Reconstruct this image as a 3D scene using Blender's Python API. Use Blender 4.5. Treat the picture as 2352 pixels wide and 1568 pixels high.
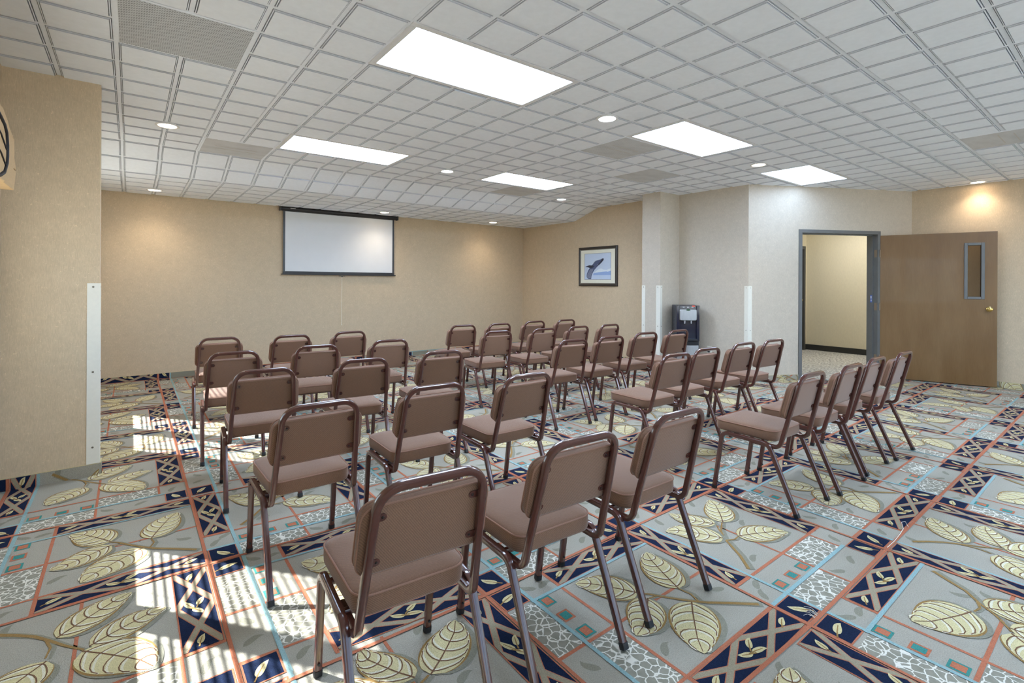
import bpy, math, random
from mathutils import Vector, Matrix

for _o in list(bpy.data.objects):
    bpy.data.objects.remove(_o, do_unlink=True)
SC = bpy.context.scene
COL = SC.collection
PI = math.pi

# ------------------------------------------------------------------ camera
CAMZ = 1.32
F_PX, HOR_Y, TH, ROLL = 1134.0, 648.2, 0.6578, 0.005
fw = Vector((math.sin(TH), math.cos(TH), 0.0))
rt = Vector((fw.y, -fw.x, 0.0))
up = Vector((0, 0, 1))
cr, sr = math.cos(ROLL), math.sin(ROLL)
right = rt * cr + up * sr
upv = -rt * sr + up * cr
cam_d = bpy.data.cameras.new('camera')
cam = bpy.data.objects.new('camera', cam_d)
COL.objects.link(cam)
M4 = Matrix(((right.x, upv.x, -fw.x, 0), (right.y, upv.y, -fw.y, 0), (right.z, upv.z, -fw.z, CAMZ), (0, 0, 0, 1)))
cam.matrix_world = M4
cam_d.sensor_fit = 'HORIZONTAL'
cam_d.sensor_width = 36.0
cam_d.lens = F_PX / 2352.0 * 36.0
cam_d.shift_y = -(784.0 - HOR_Y) / 2352.0
cam_d.clip_start = 0.05
SC.camera = cam

# ------------------------------------------------------------------ view, world, sun
SC.view_settings.view_transform = 'Standard'
SC.view_settings.look = 'None'
SC.view_settings.gamma = 1.0
SC.view_settings.use_curve_mapping = False
SC.view_settings.exposure = 2.1
try:
    SC.cycles.use_denoising = True
    SC.cycles.denoiser = 'OPENIMAGEDENOISE'
    SC.cycles.max_bounces = 8
    SC.cycles.diffuse_bounces = 5
    SC.cycles.sample_clamp_indirect = 6.0
    SC.cycles.caustics_reflective = False
    SC.cycles.caustics_refractive = False
except Exception:
    pass

SUN_AZ, SUN_EL = math.radians(-51.0), math.radians(37.0)   # direction the light travels, elevation
world = bpy.data.worlds.new('sky')
SC.world = world
world.use_nodes = True
wn = world.node_tree.nodes
wl = world.node_tree.links
bg = wn['Background']
sky = wn.new('ShaderNodeTexSky')
sky.sky_type = 'HOSEK_WILKIE'
sky.turbidity = 3.0
sky.sun_direction = (-math.cos(SUN_AZ) * math.cos(SUN_EL), -math.sin(SUN_AZ) * math.cos(SUN_EL), math.sin(SUN_EL))
wl.new(sky.outputs[0], bg.inputs[0])
bg.inputs[1].default_value = 4.0

def link_light(name, d, loc, rot=None):
    o = bpy.data.objects.new(name, d)
    COL.objects.link(o)
    o.location = loc
    if rot is not None:
        o.rotation_euler = rot
    return o

sd = bpy.data.lights.new('sun', 'SUN')
sd.energy = 8.5
sd.angle = math.radians(0.55)
sd.color = (0.95, 0.98, 1.0)
sun = link_light('sun', sd, (-6, 8, 6))
_dir = Vector((math.cos(SUN_AZ) * math.cos(SUN_EL), math.sin(SUN_AZ) * math.cos(SUN_EL), -math.sin(SUN_EL)))
sun.rotation_euler = _dir.to_track_quat('-Z', 'Y').to_euler()

LENS_W = 6.6        # emission of the ceiling light lenses
SPOT_W = 20.0       # downlight lamps

# ------------------------------------------------------------------ materials
def lin(c):
    return tuple(((v / 255.0) / 12.92 if v / 255.0 <= 0.04045 else ((v / 255.0 + 0.055) / 1.055) ** 2.4) for v in c) + (1.0,)

MATS = {}
def mat(name, rgb, rough=0.6, metal=0.0, var=0.0, scale=40.0, bump=0.0, bscale=None, coat=0.0, spec=0.5, stretch=(1, 1, 1), sheen=0.0):
    if name in MATS:
        return MATS[name]
    m = bpy.data.materials.new(name)
    m.use_nodes = True
    nt = m.node_tree
    b = nt.nodes['Principled BSDF']
    b.inputs['Roughness'].default_value = rough
    b.inputs['Metallic'].default_value = metal
    b.inputs['Specular IOR Level'].default_value = spec
    b.inputs['Coat Weight'].default_value = coat
    b.inputs['Coat Roughness'].default_value = 0.12
    b.inputs['Sheen Weight'].default_value = sheen
    col = lin(rgb)
    b.inputs['Base Color'].default_value = col
    tc = nt.nodes.new('ShaderNodeTexCoord')
    mp = nt.nodes.new('ShaderNodeMapping')
    mp.inputs['Scale'].default_value = stretch
    nt.links.new(tc.outputs['Object'], mp.inputs[0])
    n = nt.nodes.new('ShaderNodeTexNoise')
    n.inputs['Scale'].default_value = scale
    n.inputs['Detail'].default_value = 4.0
    nt.links.new(mp.outputs[0], n.inputs['Vector'])
    r = nt.nodes.new('ShaderNodeMapRange')
    r.inputs['From Min'].default_value = 0.3
    r.inputs['From Max'].default_value = 0.7
    v = max(var, 0.015)
    r.inputs['To Min'].default_value = 1 - v
    r.inputs['To Max'].default_value = 1 + v
    nt.links.new(n.outputs['Fac'], r.inputs['Value'])
    mx = nt.nodes.new('ShaderNodeVectorMath')
    mx.operation = 'SCALE'
    mx.inputs[0].default_value = col[:3]
    nt.links.new(r.outputs[0], mx.inputs['Scale'])
    nt.links.new(mx.outputs[0], b.inputs['Base Color'])
    if bump > 0:
        n2 = n
        if bscale:
            n2 = nt.nodes.new('ShaderNodeTexNoise')
            n2.inputs['Scale'].default_value = bscale
            n2.inputs['Detail'].default_value = 3.0
            nt.links.new(mp.outputs[0], n2.inputs['Vector'])
        bp = nt.nodes.new('ShaderNodeBump')
        bp.inputs['Strength'].default_value = bump
        bp.inputs['Distance'].default_value = 0.004
        nt.links.new(n2.outputs['Fac'], bp.inputs['Height'])
        nt.links.new(bp.outputs[0], b.inputs['Normal'])
    MATS[name] = m
    return m

def emit(name, rgb, strength):
    if name in MATS:
        return MATS[name]
    m = bpy.data.materials.new(name)
    m.use_nodes = True
    nt = m.node_tree
    b = nt.nodes['Principled BSDF']
    b.inputs['Base Color'].default_value = lin(rgb)
    b.inputs['Emission Color'].default_value = lin(rgb)
    b.inputs['Emission Strength'].default_value = strength
    MATS[name] = m
    return m

def glass(name, tint=(255, 255, 255), gloss=0.08):
    m = bpy.data.materials.new(name)
    m.use_nodes = True
    nt = m.node_tree
    nt.nodes.clear()
    out = nt.nodes.new('ShaderNodeOutputMaterial')
    t = nt.nodes.new('ShaderNodeBsdfTransparent')
    t.inputs[0].default_value = lin(tint)
    g = nt.nodes.new('ShaderNodeBsdfGlossy')
    g.inputs['Roughness'].default_value = 0.03
    mix = nt.nodes.new('ShaderNodeMixShader')
    mix.inputs[0].default_value = gloss
    nt.links.new(t.outputs[0], mix.inputs[1])
    nt.links.new(g.outputs[0], mix.inputs[2])
    nt.links.new(mix.outputs[0], out.inputs[0])
    MATS[name] = m
    return m

def wallpaper(name, rgb, fib=0.5, warm=None):
    """vinyl wallcovering: fine vertical weave with pale curled fibres and soft blotches"""
    m = bpy.data.materials.new(name)
    m.use_nodes = True
    nt = m.node_tree
    N, L = nt.nodes, nt.links
    b = N['Principled BSDF']
    b.inputs['Roughness'].default_value = 0.62
    b.inputs['Specular IOR Level'].default_value = 0.25
    tc = N.new('ShaderNodeTexCoord')
    blot = N.new('ShaderNodeTexNoise'); blot.inputs['Scale'].default_value = 14.0; blot.inputs['Detail'].default_value = 6.0; blot.inputs['Roughness'].default_value = 0.65
    L.new(tc.outputs['Object'], blot.inputs['Vector'])
    mp = N.new('ShaderNodeMapping'); mp.inputs['Scale'].default_value = (1, 1, 0.16)
    L.new(tc.outputs['Object'], mp.inputs[0])
    wv = N.new('ShaderNodeTexNoise'); wv.inputs['Scale'].default_value = 260.0; wv.inputs['Detail'].default_value = 2.0
    L.new(mp.outputs[0], wv.inputs['Vector'])
    # curled fibres: thin iso-lines of a distorted noise
    fb = N.new('ShaderNodeTexNoise'); fb.inputs['Scale'].default_value = 26.0; fb.inputs['Detail'].default_value = 2.0; fb.inputs['Distortion'].default_value = 2.2
    L.new(tc.outputs['Object'], fb.inputs['Vector'])
    s1 = N.new('ShaderNodeMath'); s1.operation = 'SUBTRACT'; s1.inputs[1].default_value = 0.5
    L.new(fb.outputs['Fac'], s1.inputs[0])
    s2 = N.new('ShaderNodeMath'); s2.operation = 'ABSOLUTE'; L.new(s1.outputs[0], s2.inputs[0])
    s3 = N.new('ShaderNodeMapRange'); s3.inputs['From Min'].default_value = 0.0; s3.inputs['From Max'].default_value = 0.018
    s3.inputs['To Min'].default_value = 1.0; s3.inputs['To Max'].default_value = 0.0
    L.new(s2.outputs[0], s3.inputs['Value'])
    msk = N.new('ShaderNodeTexNoise'); msk.inputs['Scale'].default_value = 45.0
    L.new(tc.outputs['Object'], msk.inputs['Vector'])
    mr = N.new('ShaderNodeMapRange'); mr.inputs['From Min'].default_value = 0.5; mr.inputs['From Max'].default_value = 0.62
    L.new(msk.outputs['Fac'], mr.inputs['Value'])
    s4 = N.new('ShaderNodeMath'); s4.operation = 'MULTIPLY'; L.new(s3.outputs[0], s4.inputs[0]); L.new(mr.outputs[0], s4.inputs[1])
    s5 = N.new('ShaderNodeMath'); s5.operation = 'MULTIPLY'; L.new(s4.outputs[0], s5.inputs[0]); s5.inputs[1].default_value = 0.5 * fib
    a1 = N.new('ShaderNodeMapRange'); a1.inputs['From Min'].default_value = 0.3; a1.inputs['From Max'].default_value = 0.7
    a1.inputs['To Min'].default_value = 0.95; a1.inputs['To Max'].default_value = 1.05
    L.new(blot.outputs['Fac'], a1.inputs['Value'])
    a2 = N.new('ShaderNodeMapRange'); a2.inputs['From Min'].default_value = 0.3; a2.inputs['From Max'].default_value = 0.7
    a2.inputs['To Min'].default_value = 0.93; a2.inputs['To Max'].default_value = 1.07
    L.new(wv.outputs['Fac'], a2.inputs['Value'])
    mu = N.new('ShaderNodeMath'); mu.operation = 'MULTIPLY'; L.new(a1.outputs[0], mu.inputs[0]); L.new(a2.outputs[0], mu.inputs[1])
    ad = N.new('ShaderNodeMath'); ad.operation = 'ADD'; L.new(mu.outputs[0], ad.inputs[0]); L.new(s5.outputs[0], ad.inputs[1])
    sc = N.new('ShaderNodeVectorMath'); sc.operation = 'SCALE'; sc.inputs[0].default_value = lin(rgb)[:3]
    L.new(ad.outputs[0], sc.inputs['Scale'])
    L.new(sc.outputs[0], b.inputs['Base Color'])
    bp = N.new('ShaderNodeBump'); bp.inputs['Strength'].default_value = 0.15; bp.inputs['Distance'].default_value = 0.001
    L.new(ad.outputs[0], bp.inputs['Height']); L.new(bp.outputs[0], b.inputs['Normal'])
    MATS[name] = m
    return m

M_WALL = wallpaper('beige_wallcovering', (200, 181, 153), 0.7)
M_WALL_PALE = wallpaper('pale_wallcovering', (196, 186, 170), 0.6)
M_HALLWALL = mat('hall_yellow_wall', (206, 196, 168), 0.7, var=0.04, scale=120, stretch=(1, 1, 0.2))
M_CEIL = mat('ceiling_tile_white', (241, 246, 252), 0.85, var=0.02, scale=30, bump=0.05, bscale=300, spec=0.2)
M_TRIMW = mat('fixture_white_paint', (225, 226, 226), 0.45)
M_LENS = emit('light_lens', (202, 224, 255), LENS_W)
M_LENS_LOW = emit('light_lens_dimmer', (194, 220, 255), LENS_W * 0.33)
M_DLENS_W = emit('downlight_lens_warm', (255, 226, 190), 6.0)
M_DLENS_C = emit('downlight_lens_cool', (240, 248, 255), 7.0)
M_FRAME = mat('maroon_brown_tube_paint', (82, 45, 38), 0.2, var=0.06, scale=60, coat=0.6, spec=0.6)
M_FAB = mat('brown_chair_fabric', (132, 101, 81), 0.92, var=0.14, scale=420, bump=0.35, bscale=900, spec=0.15, sheen=0.35)
def add_twill(m, dark=0.80):
    nt = m.node_tree; N, L = nt.nodes, nt.links
    b = N['Principled BSDF']
    old = b.inputs['Base Color'].links[0].from_socket
    tc = N.new('ShaderNodeTexCoord')
    w = N.new('ShaderNodeTexWave'); w.wave_type = 'BANDS'; w.bands_direction = 'DIAGONAL'
    w.inputs['Scale'].default_value = 95.0; w.inputs['Distortion'].default_value = 0.6
    L.new(tc.outputs['Object'], w.inputs['Vector'])
    r_ = N.new('ShaderNodeMapRange'); r_.inputs['To Min'].default_value = dark; r_.inputs['To Max'].default_value = 1.12
    L.new(w.outputs['Fac'], r_.inputs['Value'])
    s_ = N.new('ShaderNodeVectorMath'); s_.operation = 'SCALE'
    L.new(old, s_.inputs[0]); L.new(r_.outputs[0], s_.inputs['Scale']); L.new(s_.outputs[0], b.inputs['Base Color'])
    b.inputs['Sheen Roughness'].default_value = 0.4
add_twill(M_FAB)
M_PIPE = mat('brown_chair_piping', (148, 114, 97), 0.85, var=0.08, scale=300, spec=0.15)
M_CAP = mat('black_rubber', (28, 28, 30), 0.6)
M_SCREW = mat('dark_screw_steel', (58, 46, 44), 0.35, metal=0.7)
M_STEEL = mat('steel_screw_head', (120, 112, 100), 0.35, metal=0.8)
M_BLACK = mat('black_satin_plastic', (22, 24, 30), 0.3, spec=0.6)
M_GUARD = mat('cream_corner_guard', (226, 224, 212), 0.45, var=0.02)
M_JAMB = mat('charcoal_door_frame_paint', (106, 107, 106), 0.42, var=0.06, scale=12)
M_GOLD = mat('polished_brass', (214, 184, 110), 0.18, metal=1.0)
M_HINGE = mat('painted_hinge', (142, 122, 98), 0.45)

# ------------------------------------------------------------------ mesh helpers
class MB:
    def __init__(s):
        s.v, s.f, s.m = [], [], []
    def add(s, vs, fs, mi=0):
        o = len(s.v)
        s.v += [tuple(p) for p in vs]
        s.f += [tuple(i + o for i in f) for f in fs]
        s.m += [mi] * len(fs)
    def box(s, x0, y0, z0, x1, y1, z1, mi=0, mt=None):
        vs = [Vector(p) for p in ((x0, y0, z0), (x1, y0, z0), (x1, y1, z0), (x0, y1, z0), (x0, y0, z1), (x1, y0, z1), (x1, y1, z1), (x0, y1, z1))]
        if mt is not None:
            vs = [mt @ p for p in vs]
        s.add(vs, [(0, 3, 2, 1), (4, 5, 6, 7), (0, 1, 5, 4), (1, 2, 6, 5), (2, 3, 7, 6), (3, 0, 4, 7)], mi)
    def rings(s, rings, mi=0, cap0=True, cap1=True, closed=True):
        n = len(rings[0]); o = len(s.v)
        for r in rings:
            s.v += [tuple(p) for p in r]
        for k in range(len(rings) - 1):
            for i in range(n if closed else n - 1):
                j = (i + 1) % n
                s.f.append((o + k * n + i, o + k * n + j, o + (k + 1) * n + j, o + (k + 1) * n + i)); s.m.append(mi)
        if cap0:
            s.f.append(tuple(o + i for i in reversed(range(n)))); s.m.append(mi)
        if cap1:
            s.f.append(tuple(o + (len(rings) - 1) * n + i for i in range(n))); s.m.append(mi)
    def cyl(s, c, axis, r, h, n=20, mi=0, r2=None):
        axis = Vector(axis).normalized()
        a = axis.orthogonal().normalized(); b = axis.cross(a)
        c = Vector(c)
        r2 = r if r2 is None else r2
        R = []
        for rr, hh in ((r, 0), (r2, h)):
            R.append([c + axis * hh + a * rr * math.cos(2 * PI * i / n) + b * rr * math.sin(2 * PI * i / n) for i in range(n)])
        s.rings(R, mi)
    def lathe(s, c, axis, prof, n=24, mi=0):
        axis = Vector(axis).normalized()
        a = axis.orthogonal().normalized(); b = axis.cross(a); c = Vector(c)
        R = [[c + axis * h + (a * math.cos(2 * PI * i / n) + b * math.sin(2 * PI * i / n)) * r for i in range(n)] for r, h in prof]
        s.rings(R, mi)
    def build(s, name, mats, parent=None, smooth=None, bevel=0.0, loc=None):
        me = bpy.data.meshes.new(name)
        me.from_pydata(s.v, [], s.f)
        if not isinstance(mats, (list, tuple)):
            mats = [mats]
        for m in mats:
            me.materials.append(m)
        if len(mats) > 1:
            me.polygons.foreach_set('material_index', s.m)
        if smooth is not None:
            me.shade_smooth()
            try:
                me.set_sharp_from_angle(angle=math.radians(smooth))
            except Exception:
                pass
        me.update()
        o = bpy.data.objects.new(name, me)
        COL.objects.link(o)
        if parent is not None:
            o.parent = parent
        if bevel > 0:
            md = o.modifiers.new('bevel', 'BEVEL')
            md.width = bevel
            md.segments = 2
            md.limit_method = 'ANGLE'
        return o

def profile(r, ch=0.42, n=3):
    """rounded square section, half size r"""
    out = []
    k = r * (1 - ch)
    for cx, cy, a0 in ((k, k, 0), (-k, k, 90), (-k, -k, 180), (k, -k, 270)):
        for i in range(n):
            a = math.radians(a0 + 90 * i / (n - 1))
            out.append((cx + r * ch * math.cos(a), cy + r * ch * math.sin(a)))
    return out

def fillet(pts, rads, seg=7):
    out = [Vector(pts[0])]
    for i in range(1, len(pts) - 1):
        p, a, b = Vector(pts[i]), Vector(pts[i - 1]), Vector(pts[i + 1])
        r = rads[i - 1]
        d1, d2 = (a - p).normalized(), (b - p).normalized()
        ang = d1.angle(d2)
        t = r / math.tan(ang / 2)
        p1, p2 = p + d1 * t, p + d2 * t
        c = p + (d1 + d2).normalized() * (r / math.sin(ang / 2))
        v1, v2 = p1 - c, p2 - c
        tot = v1.angle(v2)
        for k in range(seg + 1):
            w = k / seg
            v = (v1 * math.sin((1 - w) * tot) + v2 * math.sin(w * tot)) / math.sin(tot)
            out.append(c + v)
    out.append(Vector(pts[-1]))
    return out

def sweep(mb, path, prof, up0=(1, 0, 0), mi=0):
    path = [Vector(p) for p in path]
    u = Vector(up0)
    rings = []
    n = len(path)
    for i, p in enumerate(path):
        if i == 0:
            t = (path[1] - p).normalized()
        elif i == n - 1:
            t = (p - path[i - 1]).normalized()
        else:
            t = ((path[i + 1] - p).normalized() + (p - path[i - 1]).normalized()).normalized()
        u = (u - t * u.dot(t)).normalized()
        w = t.cross(u)
        rings.append([p + u * a + w * b for a, b in prof])
    mb.rings(rings, mi)

def round_prof(r, n=8):
    return [(r * math.cos(2 * PI * i / n), r * math.sin(2 * PI * i / n)) for i in range(n)]

def tag(o, label=None, cat=None, group=None, kind=None):
    if label: o['label'] = label
    if cat: o['category'] = cat
    if group: o['group'] = group
    if kind: o['kind'] = kind
    return o

def empty(name, loc, rz=0.0):
    o = bpy.data.objects.new(name, None)
    o.empty_display_size = 0.1
    COL.objects.link(o)
    o.location = loc
    o.rotation_euler = (0, 0, rz)
    return o

def children_of(o):
    return [c for c in bpy.data.objects if c.parent is o]

def copy_tree(o, table, parent=None):
    c = o.copy()
    COL.objects.link(c)
    if parent is not None:
        c.parent = parent
    for ch in table.get(o.name, []):
        copy_tree(ch, table, c)
    return c

def tree_table():
    t = {}
    for c in bpy.data.objects:
        if c.parent is not None:
            t.setdefault(c.parent.name, []).append(c)
    return t

# ------------------------------------------------------------------ room measures
H = 2.66          # main ceiling
HL = 2.467        # low ceiling by the screen wall
XL = -0.64        # window wall
YB = 8.12         # screen wall
XR = 6.56         # wall with the whale picture
DA = Vector((6.585, 3.31, 0)); DB = Vector((8.86, 2.10, 0))   # door wall ends
dd = (DB - DA).normalized(); dn = Vector((-dd.y, dd.x, 0))     # dn points into the hall
XF = 8.86         # far right wall
YN = -3.6         # wall behind the camera
BH = 0.078        # carpet base height

# ------------------------------------------------------------------ carpet pattern
CA, CB = 0.894, 0.906
C0X, C0Y = 2.08, 0.80
rnd = random.Random(7)
CM = ['grey', 'navy', 'orange', 'blue', 'cream', 'outline', 'shade', 'bar', 'teal', 'crackle', 'white', 'vein']
CI = {k: i for i, k in enumerate(CM)}
def cmat(name, rgb, var=0.10):
    m = mat('carpet_' + name, rgb, 0.95, var=var + 0.06, scale=260, bump=0.7, bscale=420, spec=0.1)
    return m
C_MATS = [cmat('grey', (163, 158, 144)), cmat('navy', (25, 36, 60), 0.25), cmat('orange', (180, 112, 84)), cmat('blue', (142, 172, 172)),
          cmat('cream', (204, 192, 146)), cmat('leaf_outline', (150, 120, 74)), cmat('grey_shade', (137, 135, 119)),
          cmat('taupe_bar', (156, 146, 122)), cmat('teal', (66, 134, 126)), None, cmat('white', (216, 210, 186)), cmat('vein_brown', (118, 88, 66))]

def crackle_mat():
    m = bpy.data.materials.new('carpet_crackle')
    m.use_nodes = True
    N, L = m.node_tree.nodes, m.node_tree.links
    b = N['Principled BSDF']; b.inputs['Roughness'].default_value = 0.95; b.inputs['Specular IOR Level'].default_value = 0.1
    tc = N.new('ShaderNodeTexCoord')
    ns = N.new('ShaderNodeTexNoise'); ns.inputs['Scale'].default_value = 60
    L.new(tc.outputs['Object'], ns.inputs['Vector'])
    vm = N.new('ShaderNodeVectorMath'); vm.operation = 'MULTIPLY_ADD'
    vm.inputs[1].default_value = (0.012, 0.012, 0)
    L.new(ns.outputs['Color'], vm.inputs[0]); L.new(tc.outputs['Object'], vm.inputs[2])
    mp = N.new('ShaderNodeMapping'); mp.inputs['Scale'].default_value = (1, 1, 0)
    L.new(vm.outputs[0], mp.inputs[0])
    vo = N.new('ShaderNodeTexVoronoi'); vo.feature = 'DISTANCE_TO_EDGE'; vo.inputs['Scale'].default_value = 31
    L.new(mp.outputs[0], vo.inputs['Vector'])
    r = N.new('ShaderNodeMapRange'); r.inputs['From Min'].default_value = 0.035; r.inputs['From Max'].default_value = 0.070
    L.new(vo.outputs['Distance'], r.inputs['Value'])
    n2 = N.new('ShaderNodeTexNoise'); n2.inputs['Scale'].default_value = 28; L.new(tc.outputs['Object'], n2.inputs['Vector'])
    cr_ = N.new('ShaderNodeMix'); cr_.data_type = 'RGBA'
    cr_.inputs[6].default_value = lin((118, 116, 100)); cr_.inputs[7].default_value = lin((152, 148, 134))
    L.new(n2.outputs['Fac'], cr_.inputs[0])
    mx = N.new('ShaderNodeMix'); mx.data_type = 'RGBA'
    mx.inputs[6].default_value = lin((214, 210, 196))
    L.new(r.outputs[0], mx.inputs[0]); L.new(cr_.outputs[2], mx.inputs[7])
    L.new(mx.outputs[2], b.inputs['Base Color'])
    return m
C_MATS[9] = crackle_mat()

CELL = []; SPRAY = {0: [], 1: []}; ACT = [CELL]    # (material, layer, points) in cell coordinates
def cp(m, layer, pts):
    ACT[0].append((CI[m], layer + (len(ACT[0]) % 60) * 0.015, pts))
def crect(m, layer, u0, v0, u1, v1):
    cp(m, layer, [(u0, v0), (u1, v0), (u1, v1), (u0, v1)])
def vline(m, u, v0, v1, w=0.017, layer=4):
    crect(m, layer, u - w / 2, v0, u + w / 2, v1)
def hline(m, v, u0, u1, w=0.017, layer=4):
    crect(m, layer, u0, v - w / 2, u1, v + w / 2)

def clip(poly, a, b, c):
    """keep a*x+b*y+c >= 0"""
    out = []
    n = len(poly)
    for i in range(n):
        p, q = poly[i], poly[(i + 1) % n]
        dp, dq = a * p[0] + b * p[1] + c, a * q[0] + b * q[1] + c
        if dp >= 0:
            out.append(p)
        if (dp >= 0) != (dq >= 0):
            t = dp / (dp - dq)
            out.append((p[0] + (q[0] - p[0]) * t, p[1] + (q[1] - p[1]) * t))
    return out
def clip_rect(poly, x0, y0, x1, y1):
    for h in ((1, 0, -x0), (-1, 0, x1), (0, 1, -y0), (0, -1, y1)):
        poly = clip(poly, *h)
        if len(poly) < 3:
            return []
    return poly

def stroke(pts, w0, w1=None, wm=None):
    """tapered ribbon around a polyline"""
    w1 = w0 if w1 is None else w1
    L, R = [], []
    n = len(pts)
    for i, p in enumerate(pts):
        a = pts[max(0, i - 1)]; b = pts[min(n - 1, i + 1)]
        dx, dy = b[0] - a[0], b[1] - a[1]
        l = math.hypot(dx, dy) or 1
        w = (w0 + (w1 - w0) * i / (n - 1)) / 2
        L.append((p[0] - dy / l * w, p[1] + dx / l * w))
        R.append((p[0] + dy / l * w, p[1] - dx / l * w))
    return L + R[::-1]

def leaf_shape(base, tip, w, n=12, curve=0.06, fat=0.75):
    bx, by = base; tx, ty = tip
    ax, ay = tx - bx, ty - by
    L = math.hypot(ax, ay); ax /= L; ay /= L
    px, py = -ay, ax
    def P(t, s):
        c = curve * L * (math.sin(PI * t) - 0.9 * math.sin(2 * PI * t) * t * t)
        return (bx + ax * L * t + px * (c + s), by + ay * L * t + py * (c + s))
    def hw(t):
        return w * (t ** 0.52) * (1 - t) ** 0.80 / 0.41 if 0 < t < 1 else 0.0
    return P, hw

def leaf(base, tip, w, big=True, curve=0.06, lay=5):
    P, hw = leaf_shape(base, tip, w, curve=curve)
    n = 18 if big else 8
    def outline(k, ext=0.0):
        a = [P(i / n, hw(i / n) * k + ext * math.sin(PI * i / n)) for i in range(0, n + 1)]
        b = [P(i / n, -hw(i / n) * k - ext * math.sin(PI * i / n)) for i in range(n - 1, 0, -1)]
        return a + b
    if not big:
        cp('cream', lay + 2, outline(1))
        cp('outline', lay + 3, stroke([P(-0.25, 0), P(0.2, 0), P(0.75, 0)], 0.006, 0.003))
        return
    sh = [(x + 0.012, y - 0.010) for x, y in outline(1.06, 0.008)]
    cp('shade', lay, sh)
    cp('outline', lay + 1, outline(1.0, 0.0055))
    cp('cream', lay + 2, outline(0.965))
    cp('vein', lay + 4, stroke([P(t, 0) for t in (0, 0.25, 0.5, 0.75, 0.97)], 0.006, 0.003))
    for k in range(5):
        t0 = 0.05 + 0.175 * k
        for sgn in (1, -1):
            pts, pw = [], []
            for q in range(6):
                s = q / 5
                t = min(0.97, t0 + 0.30 * s ** 1.6 * (1 - t0 * 0.45))
                off = sgn * hw(t) * 0.93 * math.sin(s * PI / 2) ** 0.9
                pts.append(P(t, off)); pw.append(P(t + 0.030 * math.sin(PI * s) + 0.012, off))
            cp('white', lay + 3, stroke(pw, 0.009, 0.006))
            cp('vein', lay + 4, stroke(pts, 0.0045, 0.0035))

def ghost(c, ang, l=0.078, w=0.015):
    dx, dy = math.cos(ang) * l / 2, math.sin(ang) * l / 2
    P, hw = leaf_shape((c[0] - dx, c[1] - dy), (c[0] + dx, c[1] + dy), w, curve=0.12)
    n = 8
    cp('shade', 1, [P(i / n, hw(i / n)) for i in range(n + 1)] + [P(i / n, -hw(i / n)) for i in range(n - 1, 0, -1)])

def rect_leaf(u0, v0, u1, v1, ang):
    crect('orange', 4, u0 - 0.002, v0 - 0.002, u1 + 0.002, v1 + 0.002)
    crect('navy', 5, u0 + 0.004, v0 + 0.004, u1 - 0.004, v1 - 0.004)
    c = ((u0 + u1) / 2, (v0 + v1) / 2)
    l = 0.040
    leaf((c[0] - math.cos(ang) * l, c[1] - math.sin(ang) * l), (c[0] + math.cos(ang) * l, c[1] + math.sin(ang) * l), 0.015, big=False, lay=4)

def xx(u0, v0, u1, v1, along):
    crect('orange', 4, u0 - 0.002, v0 - 0.002, u1 + 0.002, v1 + 0.002)
    crect('navy', 5, u0 + 0.003, v0 + 0.003, u1 - 0.003, v1 - 0.003)
    L = (u1 - u0) if along == 'u' else (v1 - v0)
    W = (v1 - v0) if along == 'u' else (u1 - u0)
    def T(a, b):
        return (u0 + a, v0 + b) if along == 'u' else (u0 + b, v0 + a)
    for zz in ([(0, 0), (L / 2, W), (L, 0)], [(0, W), (L / 2, 0), (L, W)]):
        for i in range(2):
            a, b = zz[i], zz[i + 1]
            for wd, m, ly in ((0.027, 'orange', 6), (0.0205, 'bar', 7)):
                s = stroke([a, b], wd)
                # lengthen a little, then clip to the box
                s = clip_rect([(x, y) for x, y in s], 0.004, 0.004, L - 0.004, W - 0.004)
                if len(s) > 2:
                    cp(m, ly, [T(*p) for p in s])
    # leaves: middle diamond and both ends
    for a, b, ang, l in ((L * 0.42, W * 0.52, 2.6, 0.030), (L * 0.535, W * 0.66, 0.5, 0.030), (L * 0.525, W * 0.34, -0.35, 0.034)):
        if along == 'v':
            ang = PI / 2 - ang
        c = T(a, b)
        leaf((c[0] - math.cos(ang) * l, c[1] - math.sin(ang) * l), (c[0] + math.cos(ang) * l, c[1] + math.sin(ang) * l), 0.012, big=False, lay=6)
    for a in (0.095 * L, 0.905 * L):
        ang = 0.35 if along == 'u' else 1.2
        c = T(a, W * 0.5)
        l = 0.028
        leaf((c[0] - math.cos(ang) * l, c[1] - math.sin(ang) * l), (c[0] + math.cos(ang) * l, c[1] + math.sin(ang) * l), 0.012, big=False, lay=6)

U2 = 2 * CA
# lower strip
rect_leaf(0.012, 0.012, 0.130, 0.136, 2.2)
crect('crackle', 1, 0.145, 0.010, 0.445, 0.136)
rect_leaf(0.775, 0.012, 0.882, 0.136, 2.0)
rect_leaf(0.906, 0.012, 1.022, 0.136, 0.9)
xx(1.195, 0.012, U2 - 0.006, 0.138, 'u')
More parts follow.
